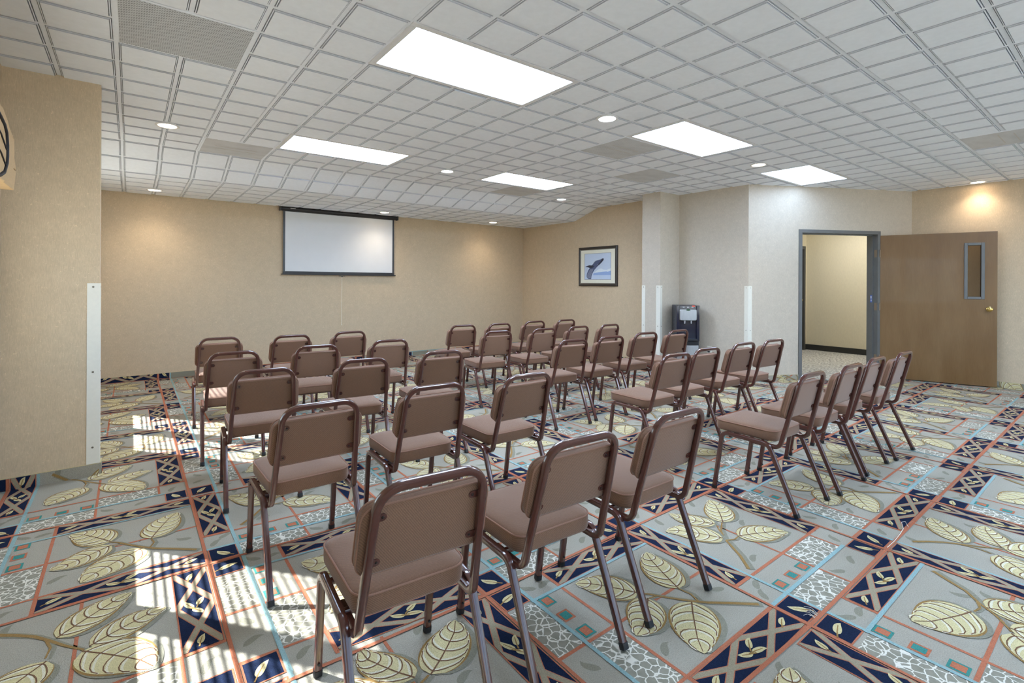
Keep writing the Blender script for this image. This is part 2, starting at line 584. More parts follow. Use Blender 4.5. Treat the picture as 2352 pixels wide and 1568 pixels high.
# middle
crect('crackle', 1, 0.455, 0.155, 0.745, 0.292)
for k, su in enumerate((0.185, 0.298, 0.407)):
    a, b = ('teal', 'orange') if k % 2 == 0 else ('orange', 'teal')
    crect(a, 2, su - 0.030, 0.165, su + 0.030, 0.217); crect(b, 3, su - 0.021, 0.173, su + 0.021, 0.209)
for k, sv in enumerate((0.507, 0.615, 0.725)):
    a, b = ('teal', 'orange') if k % 2 == 0 else ('orange', 'teal')
    crect(a, 2, 1.080 - 0.028, sv - 0.030, 1.080 + 0.028, sv + 0.030); crect(b, 3, 1.080 - 0.019, sv - 0.021, 1.080 + 0.019, sv + 0.021)
crect('crackle', 1, 0.905, 0.468, 1.028, 0.752)
crect('crackle', 1, 1.042, 0.153, 1.182, 0.448)
rect_leaf(0.906, 0.770, 1.022, 0.894, 0.2)
xx(0.010, 0.306, 0.128, 0.894, 'v')
xx(0.752, 0.306, 0.882, 0.894, 'v')
xx(1.195, 0.770, U2 - 0.006, 0.894, 'u')
# lines
hline('orange', 0.0, 0, U2, 0.015, 8)
vline('orange', 0.0, 0, CB, 0.014, 8)
vline('orange', CA, 0, CB, 0.014, 8)
vline('blue', 0.138, 0, CB, 0.016, 5)
hline('blue', 0.146, 0, CA - 0.12, 0.017, 5)
hline('blue', 0.762, CA + 0.13, U2, 0.015, 5)
vline('blue', 1.035, 0.0, CB, 0.016, 5)
hline('orange', 0.300, 0, CA, 0.014, 3)
vline('orange', 0.450, 0, CB, 0.012, 3)
vline('orange', 1.190, 0, CB, 0.014, 3)
hline('orange', 0.458, CA, U2, 0.014, 3)
hline('orange', 0.146, CA, U2, 0.012, 3)
vline('orange', 0.748, 0.146, 0.30, 0.012, 3)
hline('orange', 0.60, 0.138, 0.74, 0.0, 1) if False else None
# leaf sprays
def spray(stems):
    for pts, w0, w1 in stems:
        cp('shade', 3, [(x + 0.012, y - 0.010) for x, y in stroke(pts, w0 * 1.7, w1 * 1.7)])
        cp('outline', 5, stroke(pts, w0, w1))
ACT[0] = SPRAY[0]
spray([([(0.185, 0.332), (0.26, 0.41), (0.325, 0.50), (0.353, 0.545), (0.42, 0.60), (0.505, 0.642)], 0.016, 0.008),
       ([(0.345, 0.53), (0.39, 0.508), (0.434, 0.512)], 0.010, 0.007), ([(0.40, 0.59), (0.462, 0.655)], 0.008, 0.006)])
leaf((0.512, 0.640), (0.715, 0.842), 0.078, curve=-0.05)
leaf((0.462, 0.655), (0.365, 0.884), 0.062, curve=0.08)
leaf((0.350, 0.548), (0.172, 0.772), 0.078, curve=-0.08)
leaf((0.432, 0.512), (0.685, 0.372), 0.078, curve=0.05)
spray([([(1.757, 0.182), (1.68, 0.25), (1.60, 0.315), (1.555, 0.362), (1.50, 0.43), (1.45, 0.50), (1.415, 0.53)], 0.016, 0.008),
       ([(1.575, 0.34), (1.595, 0.39), (1.585, 0.445)], 0.009, 0.007), ([(1.47, 0.47), (1.43, 0.48)], 0.008, 0.006)])
leaf((1.585, 0.443), (1.712, 0.708), 0.080, curve=0.03)
leaf((1.550, 0.358), (1.328, 0.168), 0.092, curve=-0.03)
leaf((1.425, 0.482), (1.208, 0.372), 0.074, curve=0.05)
leaf((1.421, 0.528), (1.255, 0.738), 0.078, curve=-0.05)
ACT[0] = SPRAY[1]
spray([([(0.205, 0.850), (0.27, 0.80), (0.326, 0.749), (0.373, 0.687), (0.42, 0.62), (0.476, 0.553)], 0.016, 0.008),
       ([(0.364, 0.694), (0.380, 0.637), (0.372, 0.58)], 0.009, 0.006)])
leaf((0.392, 0.688), (0.612, 0.862), 0.074, curve=0.03)
leaf((0.490, 0.562), (0.724, 0.655), 0.068, curve=0.05)
leaf((0.472, 0.545), (0.672, 0.300), 0.086, curve=0.04)
leaf((0.378, 0.560), (0.215, 0.360), 0.080, curve=-0.04)
spray([([(1.743, 0.717), (1.70, 0.65), (1.664, 0.589), (1.60, 0.537), (1.55, 0.48), (1.47, 0.425)], 0.016, 0.008),
       ([(1.61, 0.545), (1.56, 0.528), (1.505, 0.540)], 0.010, 0.007)])
leaf((1.500, 0.544), (1.240, 0.676), 0.098, curve=0.05)
leaf((1.582, 0.512), (1.735, 0.345), 0.080, curve=-0.05)
leaf((1.455, 0.425), (1.235, 0.235), 0.086, curve=0.05)
leaf((1.490, 0.435), (1.555, 0.175), 0.080, curve=-0.05)
ACT[0] = CELL
for g in ((0.502, 0.083, 2.4), (0.66, 0.07, 0.4), (1.072, 0.845, 2.3), (1.148, 0.815, 0.1), (0.057, 0.200, 0.8), (0.674, 0.70, 1.4), (1.246, 0.264, 0.5), (0.105, 0.25, 0.4), (1.719, 0.35, 2.5),
          (0.587, 0.870, 0.7), (0.24, 0.855, 1.2), (0.60, 0.57, 0.4), (0.30, 0.36, 0.2), (0.82, 0.20, 1.0), (0.965, 0.24, 0.3), (0.97, 0.38, 2.0), (1.10, 0.07, 0.6), (1.35, 0.60, 0.2), (1.62, 0.60, 1.9), (1.70, 0.52, 1.0)):
    ghost((g[0], g[1]), g[2])

LAYZ = 0.0004
def sstep(x):
    x = max(0.0, min(1.0, x)); return x * x * (3 - 2 * x)
def warp(x, y):
    return (x, y + 0.065 * sstep((1.3 - x) / 0.95))

def carpet_polys(x0, y0, x1, y1):
    """world-space carpet polygons that touch a rectangle"""
    out = []
    j0 = math.floor((y0 - 0.1 - C0Y) / CB); j1 = math.floor((y1 + 0.1 - C0Y) / CB)
    for j in range(j0, j1 + 1):
        sx = C0X + j * CA
        i0 = math.floor((x0 - sx) / U2) - 1; i1 = math.floor((x1 - sx) / U2) + 1
        for i in range(i0, i1 + 1):
            ox, oy = sx + i * U2, C0Y + j * CB
            if ox > x1 + 0.1 or ox + U2 < x0 - 0.1:
                continue
            for m, ly, pts in CELL + SPRAY[j % 2]:
                P = [warp(ox + u, oy + v) for u, v in pts]
                if max(p[0] for p in P) < x0 or min(p[0] for p in P) > x1 or max(p[1] for p in P) < y0 or min(p[1] for p in P) > y1:
                    continue
                out.append((m, ly, P))
    return out

def build_floor():
    V, F, MI = [], [], []
    def put(m, ly, P):
        if len(P) < 3:
            return
        o = len(V)
        z = LAYZ * ly
        V.extend((p[0], p[1], z) for p in P)
        F.append(tuple(range(o, o + len(P)))); MI.append(m)
    X0, Y0, X1, Y1 = XL - 0.05, YN, XF + 0.05, YB + 0.05
    # base slab with thickness
    xa = XR + 0.05
    dl = (-dn.x, -dn.y, dn.x * DA.x + dn.y * DA.y)      # room side of the door wall
    room = [clip_rect([(X0, Y0), (xa, Y0), (xa, Y1), (X0, Y1)], X0, Y0, xa, Y1)]
    right_part = clip(clip_rect([(xa, Y0), (X1, Y0), (X1, Y1), (xa, Y1)], xa, Y0, X1, Y1), *dl)
    for P in (room[0], right_part):
        put(0, 0, P)
        o = len(V)
        V.extend((p[0], p[1], -0.06) for p in P)
        F.append(tuple(reversed(range(o, o + len(P))))); MI.append(0)
    for m, ly, P in carpet_polys(X0, -0.8, X1, Y1):
        A = P
        if min(p[0] for p in P) < X0 or max(p[0] for p in P) > xa or max(p[1] for p in P) > Y1:
            A = clip_rect(P, X0, -0.8, xa, Y1)
        if len(A) > 2:
            put(m, ly, A)
        if max(p[0] for p in P) > xa:
            B = clip_rect(P, xa, -0.8, X1, Y1)
            if len(B) > 2:
                B = clip(B, *dl)
                if len(B) > 2:
                    put(m, ly, B)
    me = bpy.data.meshes.new('floor')
    me.from_pydata(V, [], F)
    for m in C_MATS:
        me.materials.append(m)
    me.polygons.foreach_set('material_index', MI)
    # drop accidental down-facing copies of the pattern
    me.update()
    o = bpy.data.objects.new('floor', me)
    COL.objects.link(o)
    tag(o, kind='structure')
build_floor()

def base_strip(name, p0, p1, inward, drop=None):
    """carpet turned up the wall as a skirting"""
    p0, p1, n = Vector(p0), Vector(p1), Vector(inward).normalized()
    d = (p1 - p0); L = d.length; d.normalize()
    out = -n
    V, F, MI = [], [], []
    th = 0.012
    def put(m, ly, P):
        o = len(V)
        for s, t in P:
            q = p0 + d * s + n * (th + LAYZ * ly)
            V.append((q.x, q.y, t))
        F.append(tuple(range(o, o + len(P)))); MI.append(m)
    put(0, 0, [(0, 0), (L, 0), (L, BH), (0, BH)])
    xs = [p0.x, p1.x, (p0 + out * BH).x, (p1 + out * BH).x]; ys = [p0.y, p1.y, (p0 + out * BH).y, (p1 + out * BH).y]
    for m, ly, P in carpet_polys(min(xs), min(ys), max(xs), max(ys)):
        m = CI['shade'] if m == CI['crackle'] else m
        Q = []
        for x, y in P:
            r = Vector((x, y, 0)) - p0
            Q.append((r.dot(d), r.dot(out)))
        Q = clip_rect(Q, 0, 0, L, BH - 0.002)
        if len(Q) > 2:
            put(m, ly, Q)
    mb = MB(); mb.v = V; mb.f = F; mb.m = MI
    # top edge and body
    a, b = p0, p1
    i = n * th
    mb.add([(a.x, a.y, BH), (b.x, b.y, BH), (b.x + i.x, b.y + i.y, BH), (a.x + i.x, a.y + i.y, BH)], [(0, 1, 2, 3)], CI['cream'])
    mb.add([(a.x, a.y, 0), (a.x + i.x, a.y + i.y, 0), (a.x + i.x, a.y + i.y, BH), (a.x, a.y, BH)], [(0, 1, 2, 3)], 0)
    mb.add([(b.x, b.y, 0), (b.x + i.x, b.y + i.y, 0), (b.x + i.x, b.y + i.y, BH), (b.x, b.y, BH)], [(3, 2, 1, 0)], 0)
    o = mb.build(name, C_MATS)
    tag(o, kind='structure')
    return o

# ------------------------------------------------------------------ walls
def wall(name, boxes, m=M_WALL):
    mb = MB()
    for b in boxes:
        mb.box(*b)
    return tag(mb.build(name, m), kind='structure')

def obox(mb, s0, s1, t0, t1, z0, z1, mi=0, org=DA, d=dd, n=dn):
    """box in the door wall's frame: s along the wall, t into the hall"""
    vs = []
    for z in (z0, z1):
        for s, t in ((s0, t0), (s1, t0), (s1, t1), (s0, t1)):
            p = org + d * s + n * t
            vs.append((p.x, p.y, z))
    mb.add(vs, [(0, 3, 2, 1), (4, 5, 6, 7), (0, 1, 5, 4), (1, 2, 6, 5), (2, 3, 7, 6), (3, 0, 4, 7)], mi)

WT = 0.15
wall('wall_back', [(XL - 0.08, YB, 0, XR + WT, YB + WT, H + 0.1)])
wall('wall_right', [(XR, 4.69, 0, XR + WT, YB, H + 0.1)])
wall('wall_column', [(6.10, 4.37, 0, XR + WT, 4.69, H + 0.1)], M_WALL_PALE)
mb = MB(); mb.box(XR + 0.012, 3.31, 0, XR + WT, 4.37, H + 0.1)
tag(mb.build('wall_side', M_WALL_PALE), kind='structure')
# door wall with its opening
S0, S1, DH = 0.80, 2.00, 2.022
mb = MB()
obox(mb, 0.0, S0 - 0.012, 0.0, WT, 0, H + 0.1)
obox(mb, S1 + 0.012, (DB - DA).length, 0.0, WT, 0, H + 0.1)
obox(mb, S0 - 0.012, S1 + 0.012, 0.0, WT, DH + 0.012, H + 0.1)
tag(mb.build('wall_door', M_WALL_PALE), kind='structure')
wall('wall_far', [(XF, YN, 0, XF + WT, 2.10, H + 0.1)], M_WALL)
FILL_RW = [(0.2, 2.1), (2.3, 4.2), (4.4, 6.3), (6.5, 8.4)]      # unseen rear windows, added to let in fill light
bx = [(XL - 0.08, YN - WT, 0, XF + WT, YN, 0.35), (XL - 0.08, YN - WT, 2.45, XF + WT, YN, H + 0.1)]
xs = XL - 0.08
for a, b in FILL_RW:
    bx.append((xs, YN - WT, 0.35, a, YN, 2.45)); xs = b
bx.append((xs, YN - WT, 0.35, XF + WT, YN, 2.45))
wall('wall_near', bx)
# wing wall on the left
wall('wall_wing', [(XL, 4.375, 0, -0.165, 4.485, H + 0.02)])
# window wall, thin, four openings plus two added behind the camera for fill light
WINS = [(-3.0, -1.7), (-1.6, -0.4), (2.63, 3.255), (3.345, 3.975), (5.65, 6.255), (6.375, 6.995)]
ZS, ZT = 0.80, 2.10
ZTS = [2.10, 2.10, 1.72, 1.72, 2.10, 2.10]       # head heights
bx = []
ys = YN
for (a, b), ZT in zip(WINS, ZTS):
    bx.append((XL - 0.08, ys, 0, XL, a, H + 0.1))
    bx.append((XL - 0.08, a, 0, XL, b, ZS)); bx.append((XL - 0.08, a, ZT, XL, b, H + 0.1))
    ys = b
bx.append((XL - 0.08, ys, 0, XL, YB, H + 0.1))
wall('wall_left', bx)

base_strip('baseboard_back', (XL, YB, 0), (XR, YB, 0), (0, -1, 0))
base_strip('baseboard_right', (XR, YB, 0), (XR, 4.69, 0), (-1, 0, 0))
base_strip('baseboard_column', (6.10, 4.69, 0), (6.10, 4.37, 0), (-1, 0, 0))
base_strip('baseboard_column_front', (6.10, 4.37, 0), (XR + 0.012, 4.37, 0), (0, -1, 0))
base_strip('baseboard_side', (XR + 0.012, 4.37, 0), (XR + 0.012, 3.31, 0), (-1, 0, 0))
base_strip('baseboard_door', DA, DA + dd * (S0 - 0.05), -dn)
base_strip('baseboard_door_right', DA + dd * (S1 + 0.06), DB, -dn)
base_strip('baseboard_far', (XF, 2.10, 0), (XF, -0.8, 0), (-1, 0, 0))
base_strip('baseboard_wing', (XL, 4.375, 0), (-0.165, 4.375, 0), (0, -1, 0))
base_strip('baseboard_wing_end', (-0.165, 4.375, 0), (-0.165, 4.485, 0), (1, 0, 0))

# ------------------------------------------------------------------ ceiling of stepped tiles
GX, GY, CX, CY = 1.146, 2.323, 0.304, 0.3065
TROFFERS = [(0, 0), (8, 0), (16, 0), (0, 8), (8, 8), (0, -10), (8, -10), (16, -10), (0, -18), (8, -18), (16, -18)]   # rows behind the camera added unseen for fill; cell index of the low corner, 4 x 2 cells
PANELS = [(-4, 2), (-2, 10), (8, 2), (12, 4), (10, 10), (16, -6)]
skip = set()
for i, j in TROFFERS:
    for a in range(4):
        for b in range(2):
            skip.add((i + a, j + b))
for i, j in PANELS:
    for a in range(2):
        for b in range(2):
            skip.add((i + a, j + b))
mbc = MB()
rt_ = random.Random(3)
def tile_cell(org, ux, uy, nz):
    """one stepped square panel; nz points down into the room"""
    bnd = 0.036
    ins = [0.0, bnd, bnd, bnd + 0.013, bnd + 0.013, bnd + 0.027, bnd + 0.027, bnd + 0.040, bnd + 0.040]
    dp = [0.0, 0.0, -0.012, -0.012, 0.004, 0.004, -0.008, -0.008, 0.009]
    dz = rt_.uniform(-0.0012, 0.0012)
    R = []
    for a, h in zip(ins, dp):
        hh = h + (dz if h > 0.006 else 0)
        R.append([org + ux * fa + uy * fb + nz * hh for fa, fb in ((a, a), (1 - a, a), (1 - a, 1 - a), (a, 1 - a))])
    o = len(mbc.v)
    for r in R:
        mbc.v += [tuple(p) for p in r]
    for k in range(len(R) - 1):
        for i in range(4):
            j = (i + 1) % 4
            mbc.f.append((o + k * 4 + i, o + (k + 1) * 4 + i, o + (k + 1) * 4 + j, o + k * 4 + j)); mbc.m.append(1 if k in (1, 2, 3, 5, 6, 7) else 0)
    e = o + (len(R) - 1) * 4
    mbc.f.append((e, e + 3, e + 2, e + 1)); mbc.m.append(0)
dnv = Vector((0, 0, -1))
i0, i1 = math.floor((XL - GX) / CX), math.ceil((XF - GX) / CX)
j0 = math.floor((YN - GY) / CY)
for i in range(i0, i1):
    for j in range(j0, 12):
        if (i, j) in skip:
            continue
        tile_cell(Vector((GX + i * CX, GY + j * CY, H)), Vector((CX, 0, 0)), Vector((0, CY, 0)), dnv)
YS0 = GY + 12 * CY; YS1 = 6.59
sl = Vector((0, YS1 - YS0, HL - H))
for i in range(i0, math.ceil((XR - GX) / CX)):
    for k in range(2):
        tile_cell(Vector((GX + i * CX, YS0, H)) + sl * (k / 2), Vector((CX, 0, 0)), sl / 2, Vector((0, sl.z, -sl.y)).normalized())
    for k in range(5):
        yc = (YB - YS1) / 5
        tile_cell(Vector((GX + i * CX, YS1 + k * yc, HL)), Vector((CX, 0, 0)), Vector((0, yc, 0)), dnv)
# closed back so that the ceiling has thickness
mbc.box(GX + i0 * CX, GY + j0 * CY, H + 0.05, XF + 0.1, YB, H + 0.09)
tag(mbc.build('ceiling', [M_CEIL, mat('ceiling_tile_reveal_shade', (200, 205, 212), 0.9)]), kind='structure')  # darker second material paints shade into the tile slots

# ceiling lights
TL = {(0, 0): 'large rectangular ceiling light overhead, nearest and biggest of the lit panels',
      (8, 0): 'bright rectangular ceiling light above the right block of chairs, beside a grey vent',
      (16, 0): 'rectangular ceiling light near the open door wall',
      (0, 8): 'rectangular ceiling light in front of the projection screen, right of a grey vent',
      (8, 8): 'rectangular ceiling light towards the whale picture, over the ceiling slope'}
for (i, j) in TROFFERS:
    x0, y0 = GX + i * CX, GY + j * CY
    x1, y1 = x0 + 4 * CX, y0 + 2 * CY
    e = empty('ceiling_light', ((x0 + x1) / 2, (y0 + y1) / 2, H))
    tag(e, TL.get((i, j), 'added rectangular fill light behind the camera, unseen'), 'ceiling light', 'rectangular ceiling lights')
    hx, hy = (x1 - x0) / 2, (y1 - y0) / 2
    mb = MB()
    w = 0.038
    for b in ((-hx, -hy, hx, -hy + w), (-hx, hy - w, hx, hy), (-hx, -hy + w, -hx + w, hy - w), (hx - w, -hy + w, hx, hy - w)):
        mb.box(b[0], b[1], -0.006, b[2], b[3], 0.02)
    mb.build('light_frame', M_TRIMW, e, bevel=0.002)
    mb = MB(); mb.box(-hx + w, -hy + w, -0.001, hx - w, hy - w, 0.004)
    mb.build('lens', M_LENS_LOW if (i, j) in ((16, 0), (0, -10), (0, -18)) else M_LENS, e)

# vents
def perf_mat(name, rgb, sc, dark, spot):
    m = bpy.data.materials.new(name)
    m.use_nodes = True
    N, L = m.node_tree.nodes, m.node_tree.links
    b = N['Principled BSDF']; b.inputs['Roughness'].default_value = 0.5
    tc = N.new('ShaderNodeTexCoord')
    sep = N.new('ShaderNodeSeparateXYZ'); L.new(tc.outputs['Object'], sep.inputs[0])
    fs = []
    for k in (0, 1):
        a = N.new('ShaderNodeMath'); a.operation = 'MULTIPLY'; a.inputs[1].default_value = sc
        L.new(sep.outputs[k], a.inputs[0])
        s = N.new('ShaderNodeMath'); s.operation = 'SINE'; L.new(a.outputs[0], s.inputs[0])
        fs.append(s)
    mu = N.new('ShaderNodeMath'); mu.operation = 'MULTIPLY'; L.new(fs[0].outputs[0], mu.inputs[0]); L.new(fs[1].outputs[0], mu.inputs[1])
    r = N.new('ShaderNodeMapRange'); r.inputs['From Min'].default_value = 0.1; r.inputs['From Max'].default_value = 0.5
    L.new(mu.outputs[0], r.inputs['Value'])
    g = N.new('ShaderNodeTexNoise'); g.inputs['Scale'].default_value = 4.0
    mp = N.new('ShaderNodeMapping'); mp.inputs['Scale'].default_value = (1, 2.2, 1)
    L.new(tc.outputs['Object'], mp.inputs[0]); L.new(mp.outputs[0], g.inputs['Vector'])
    r2 = N.new('ShaderNodeMapRange'); r2.inputs['From Min'].default_value = 0.4; r2.inputs['From Max'].default_value = 0.7
    r2.inputs['To Min'].default_value = 1.0; r2.inputs['To Max'].default_value = spot
    L.new(g.outputs['Fac'], r2.inputs['Value'])
    mx = N.new('ShaderNodeMix'); mx.data_type = 'RGBA'
    mx.inputs[6].default_value = lin(rgb); mx.inputs[7].default_value = lin(dark)
    L.new(r.outputs[0], mx.inputs[0])
    sc_ = N.new('ShaderNodeVectorMath'); sc_.operation = 'SCALE'
    L.new(mx.outputs[2], sc_.inputs[0]); L.new(r2.outputs[0], sc_.inputs['Scale'])
    L.new(sc_.outputs[0], b.inputs['Base Color'])
    return m
M_GRILLE = perf_mat('perforated_grille', (206, 210, 214), 2 * PI / 0.020, (132, 135, 138), 0.98)
M_VENT = perf_mat('perforated_vent', (214, 216, 218), 2 * PI / 0.012, (180, 182, 184), 0.85)
PV = {(-4, 2): ('large grey perforated return grille in the ceiling above the wing wall', True),
      (-2, 10): ('grey ceiling vent left of the rectangular light in front of the screen', False),
      (8, 2): ('grey ceiling vent touching the bright light over the right block of chairs', False),
      (12, 4): ('plain grey ceiling vent above the corner column', False),
      (10, 10): ('grey ceiling vent at the top of the ceiling slope', False),
      (16, -6): ('grey ceiling vent at the right edge above the open door', False)}
for k, (i, j) in enumerate(PANELS):
    x0, y0 = GX + i * CX, GY + j * CY
    x1, y1 = x0 + 2 * CX, y0 + 2 * CY
    hx, hy = (x1 - x0) / 2, (y1 - y0) / 2
    e = empty('ceiling_vent', ((x0 + x1) / 2, (y0 + y1) / 2, H))
    tag(e, PV[(i, j)][0], 'ceiling vent', 'grey ceiling vents')
    mb = MB(); w = 0.016
    for b in ((-hx, -hy, hx, -hy + w), (-hx, hy - w, hx, hy), (-hx, -hy + w, -hx + w, hy - w), (hx - w, -hy + w, hx, hy - w)):
        mb.box(b[0], b[1], -0.004, b[2], b[3], 0.02)
    mb.build('vent_frame', M_CEIL, e)
    mb = MB(); mb.box(-hx + w, -hy + w, -0.006, hx - w, hy - w, 0.004)
    mb.build('perforated_plate', M_GRILLE if PV[(i, j)][1] else M_VENT, e)
    if not PV[(i, j)][1] and k in (1, 2, 5):
        mb = MB()
        for t in (-0.05, 0.05):
            mb = MB(); mb.box(-0.19, t - 0.004, -0.0075, 0.19, t + 0.004, -0.0055)
            mb.build('deflector', mat('vent_smudge_grey', (196, 192, 186), 0.6), e)

# round downlights
DL = [(0.245, 5.17, H, 1, 'round downlight above the left block, between the return grille and the far vent'),
      (3.054, 2.70, H, 0, 'largest round downlight, right of the nearest rectangular light'),
      (3.008, 5.178, H, 0, 'round downlight between the two far rectangular lights'),
      (5.448, 5.768, H, 0, 'round downlight near the ceiling slope above the whale picture'),
      (5.565, 2.693, H, 1, 'round downlight between the two rectangular lights on the right'),
      (8.70, 1.38, H, 1, 'round downlight over the open brown door'),
      (0.235, 7.67, HL, 1, 'round downlight in the low ceiling at the left end of the screen wall'),
      (3.297, 7.70, HL, 1, 'round downlight in the low ceiling above the right end of the screen'),
      (5.455, 7.66, HL, 1, 'round downlight in the low ceiling near the corner with the whale wall')]
for x, y, z, warm, lab in DL:
    e = empty('downlight', (x, y, z - 0.010))
    tag(e, lab, 'downlight', 'round recessed downlights')
    mb = MB()
    mb.lathe((0, 0, 0), (0, 0, -1), [(0.066, -0.006), (0.069, 0.004), (0.082, 0.006), (0.088, 0.002), (0.088, -0.008)], 32)
    mb.build('trim_ring', M_TRIMW, e, smooth=40)
    mb = MB(); mb.lathe((0, 0, 0), (0, 0, -1), [(0.068, 0.000), (0.060, 0.0015), (0.03, 0.002), (0.001, 0.002)], 28)
    mb.build('lamp_lens', M_DLENS_W if warm else M_DLENS_C, e)
    ld = bpy.data.lights.new('downlight_lamp', 'SPOT')
    ld.energy = SPOT_W * (0.48 if warm else 0.45) * (0.65 if z == HL and x > 3 else 1.0) * (0.6 if x > 8 else 0.75 if x < 0.5 else 1.0)
    ld.color = (1.0, 0.84, 0.66) if warm else (0.95, 0.97, 1.0)
    ld.spot_size = math.radians(128); ld.spot_blend = 1.0; ld.shadow_soft_size = 0.05
    link_light('downlight_lamp', ld, (x, y, z - 0.03))

# ------------------------------------------------------------------ windows with blinds (left wall)
M_WFR = mat('window_frame_white', (220, 220, 216), 0.5)
M_PANE = glass('window_glass', gloss=0.06)
M_SLAT = mat('blind_slat', (222, 218, 206), 0.5)
for k, (a, b) in enumerate(WINS):
    ZT = ZTS[k]
    mb = MB()
    for c in ((a, ZS, b, ZS + 0.02), (a, ZT - 0.02, b, ZT), (a, ZS + 0.02, a + 0.015, ZT - 0.02), (b - 0.015, ZS + 0.02, b, ZT - 0.02)):
        mb.box(XL - 0.075, c[0], c[1], XL - 0.045, c[2], c[3])
    w = mb.build('window_%d' % (k + 1), M_WFR); tag(w, kind='structure')
    mb = MB(); mb.box(XL - 0.062, a + 0.015, ZS + 0.02, XL - 0.058, b - 0.015, ZT - 0.02)
    mb.build('window_pane', M_PANE, w)
    if k < 2:
        continue                                  # added fill windows behind the camera, left without blinds
    e = empty('window_blind', (XL - 0.02, (a + b) / 2, ZT - 0.02))
    tag(e, 'horizontal slatted blind, number %s along the left wall from the camera' % ('one', 'two', 'three', 'four')[k - 2], 'blind', 'window blinds')
    hw_ = (b - a) / 2 - 0.012
    mb = MB()
    tilt = math.radians(-14)
    n = int((ZT - ZS - 0.1) / 0.042)
    for q in range(n):
        z = -0.05 - q * 0.042
        dx, dz = 0.0122 * math.cos(tilt), 0.0122 * math.sin(tilt)
        vs = [(-dx, -hw_, z - dz), (dx, -hw_, z + dz), (dx, hw_, z + dz), (-dx, hw_, z - dz)]
        mb.add(vs + [(x, y, zz + 0.001) for x, y, zz in vs], [(3, 2, 1, 0), (4, 5, 6, 7), (0, 1, 5, 4), (1, 2, 6, 5), (2, 3, 7, 6), (3, 0, 4, 7)])
    mb.build('slats', M_SLAT, e)
    mb = MB(); mb.box(-0.015, -hw_, -0.03, 0.015, hw_, -0.002); mb.build('head_rail', M_SLAT, e)
    mb = MB()
    for t in (-0.6, 0.6):
        mb.box(-0.0015, t * hw_ - 0.0015, -0.05 - n * 0.042, 0.0015, t * hw_ + 0.0015, -0.03)
    mb.build('ladder_cord', M_SLAT, e)

for k, (a, b) in enumerate(FILL_RW):  # frames and panes of the added rear fill windows
    mb = MB()
    for c in ((a, 0.35, b, 0.40), (a, 2.40, b, 2.45), (a, 0.40, a + 0.05, 2.40), (b - 0.05, 0.40, b, 2.40)):
        mb.box(c[0], YN - 0.10, c[1], c[2], YN - 0.05, c[3])
    w = mb.build('window_%d' % (k + 7), M_WFR); tag(w, kind='structure')
    mb = MB(); mb.box(a + 0.05, YN - 0.078, 0.40, b - 0.05, YN - 0.072, 2.40)
    mb.build('window_pane', M_PANE, w)
mb = MB(); mb.box(-40, -40, -0.25, XL - 0.10, 40, -0.12); mb.box(XL - 0.10, -40, -0.25, 40, YN - WT - 0.02, -0.12)  # unseen pale ground, added to bounce sunlight in and up to the ceiling
tag(mb.build('floor_outside_bounce', mat('pale_bounce_ground', (190, 186, 178), 0.9, var=0.06, scale=2)), kind='structure')

# valance at the left edge of the photo
M_VAL = mat('tan_valance_fabric', (204, 172, 128), 0.9, var=0.05, scale=90, bump=0.1)
M_CORD = mat('black_cord', (22, 18, 22), 0.6)
e = empty('window_valance', (XL, 3.2, 1.95))
tag(e, 'tan fabric window valance with curled black cord trim, cut by the left edge', 'valance')
def valance():
    mb = MB()
    def tier(z0, z1, d0, d1, yb, yt):
        mb.add([(0.002, -0.62, z0), (d0, -0.62, z0), (d0, yb, z0), (0.002, yb, z0), (0.002, -0.62, z1), (d1, -0.62, z1), (d1, yt, z1), (0.002, yt, z1)],
               [(0, 3, 2, 1), (4, 5, 6, 7), (0, 1, 5, 4), (1, 2, 6, 5), (2, 3, 7, 6), (3, 0, 4, 7)])
    tier(-0.135, -0.022, 0.128, 0.130, 0.645, 0.690)
    tier(-0.018, 0.052, 0.131, 0.128, 0.690, 0.650)
    tier(0.056, 0.150, 0.129, 0.126, 0.652, 0.664)
    tier(0.150, 0.235, 0.126, 0.120, 0.655, 0.40)
    mb.build('valance_body', M_VAL, e, bevel=0.003)
    out = [(-0.60, -0.145), (0.30, -0.140), (0.41, -0.118), (0.50, -0.070), (0.555, -0.005), (0.548, 0.066), (0.474, 0.131), (0.36, 0.185), (0.25, 0.215), (-0.60, 0.215)]
    mb = MB()
    mb.rings([[(0.125, y, z) for y, z in out], [(0.142, y, z) for y, z in out]])
    mb.build('valance_lobe', M_VAL, e, bevel=0.005)
    mb = MB()
    path = [(0.143, y - 0.085, z) for y, z in ((0.10, 0.165), (0.22, 0.158), (0.34, 0.138), (0.395, 0.108), (0.419, 0.050), (0.420, -0.005), (0.408, -0.045), (0.345, -0.100), (0.25, -0.130), (0.10, -0.135))]
    sweep(mb, path, round_prof(0.009), (1, 0, 0))
    for z in (0.075, -0.015):
        sweep(mb, [(0.144, 0.02, z + 0.02), (0.144, 0.18, z), (0.144, 0.32, z - 0.05)], round_prof(0.004), (1, 0, 0))
    mb.build('cord_trim', M_CORD, e, smooth=60)
valance()

# ------------------------------------------------------------------ chairs
def rounded_outline(hf, hr, yf, yr, rad, seg=6):
    """trapezoid with rounded corners, counter clockwise"""
    c = [(hf, yf), (-hf, yf), (-hr, yr), (hr, yr)]
    pts = []
    n = len(c)
    for i in range(n):
        p = Vector((c[i][0], c[i][1], 0)); a = Vector((c[i - 1][0], c[i - 1][1], 0)); b = Vector((c[(i + 1) % n][0], c[(i + 1) % n][1], 0))
        f = fillet([a, p, b], [rad], seg)[1:-1]
        pts += f
    return pts

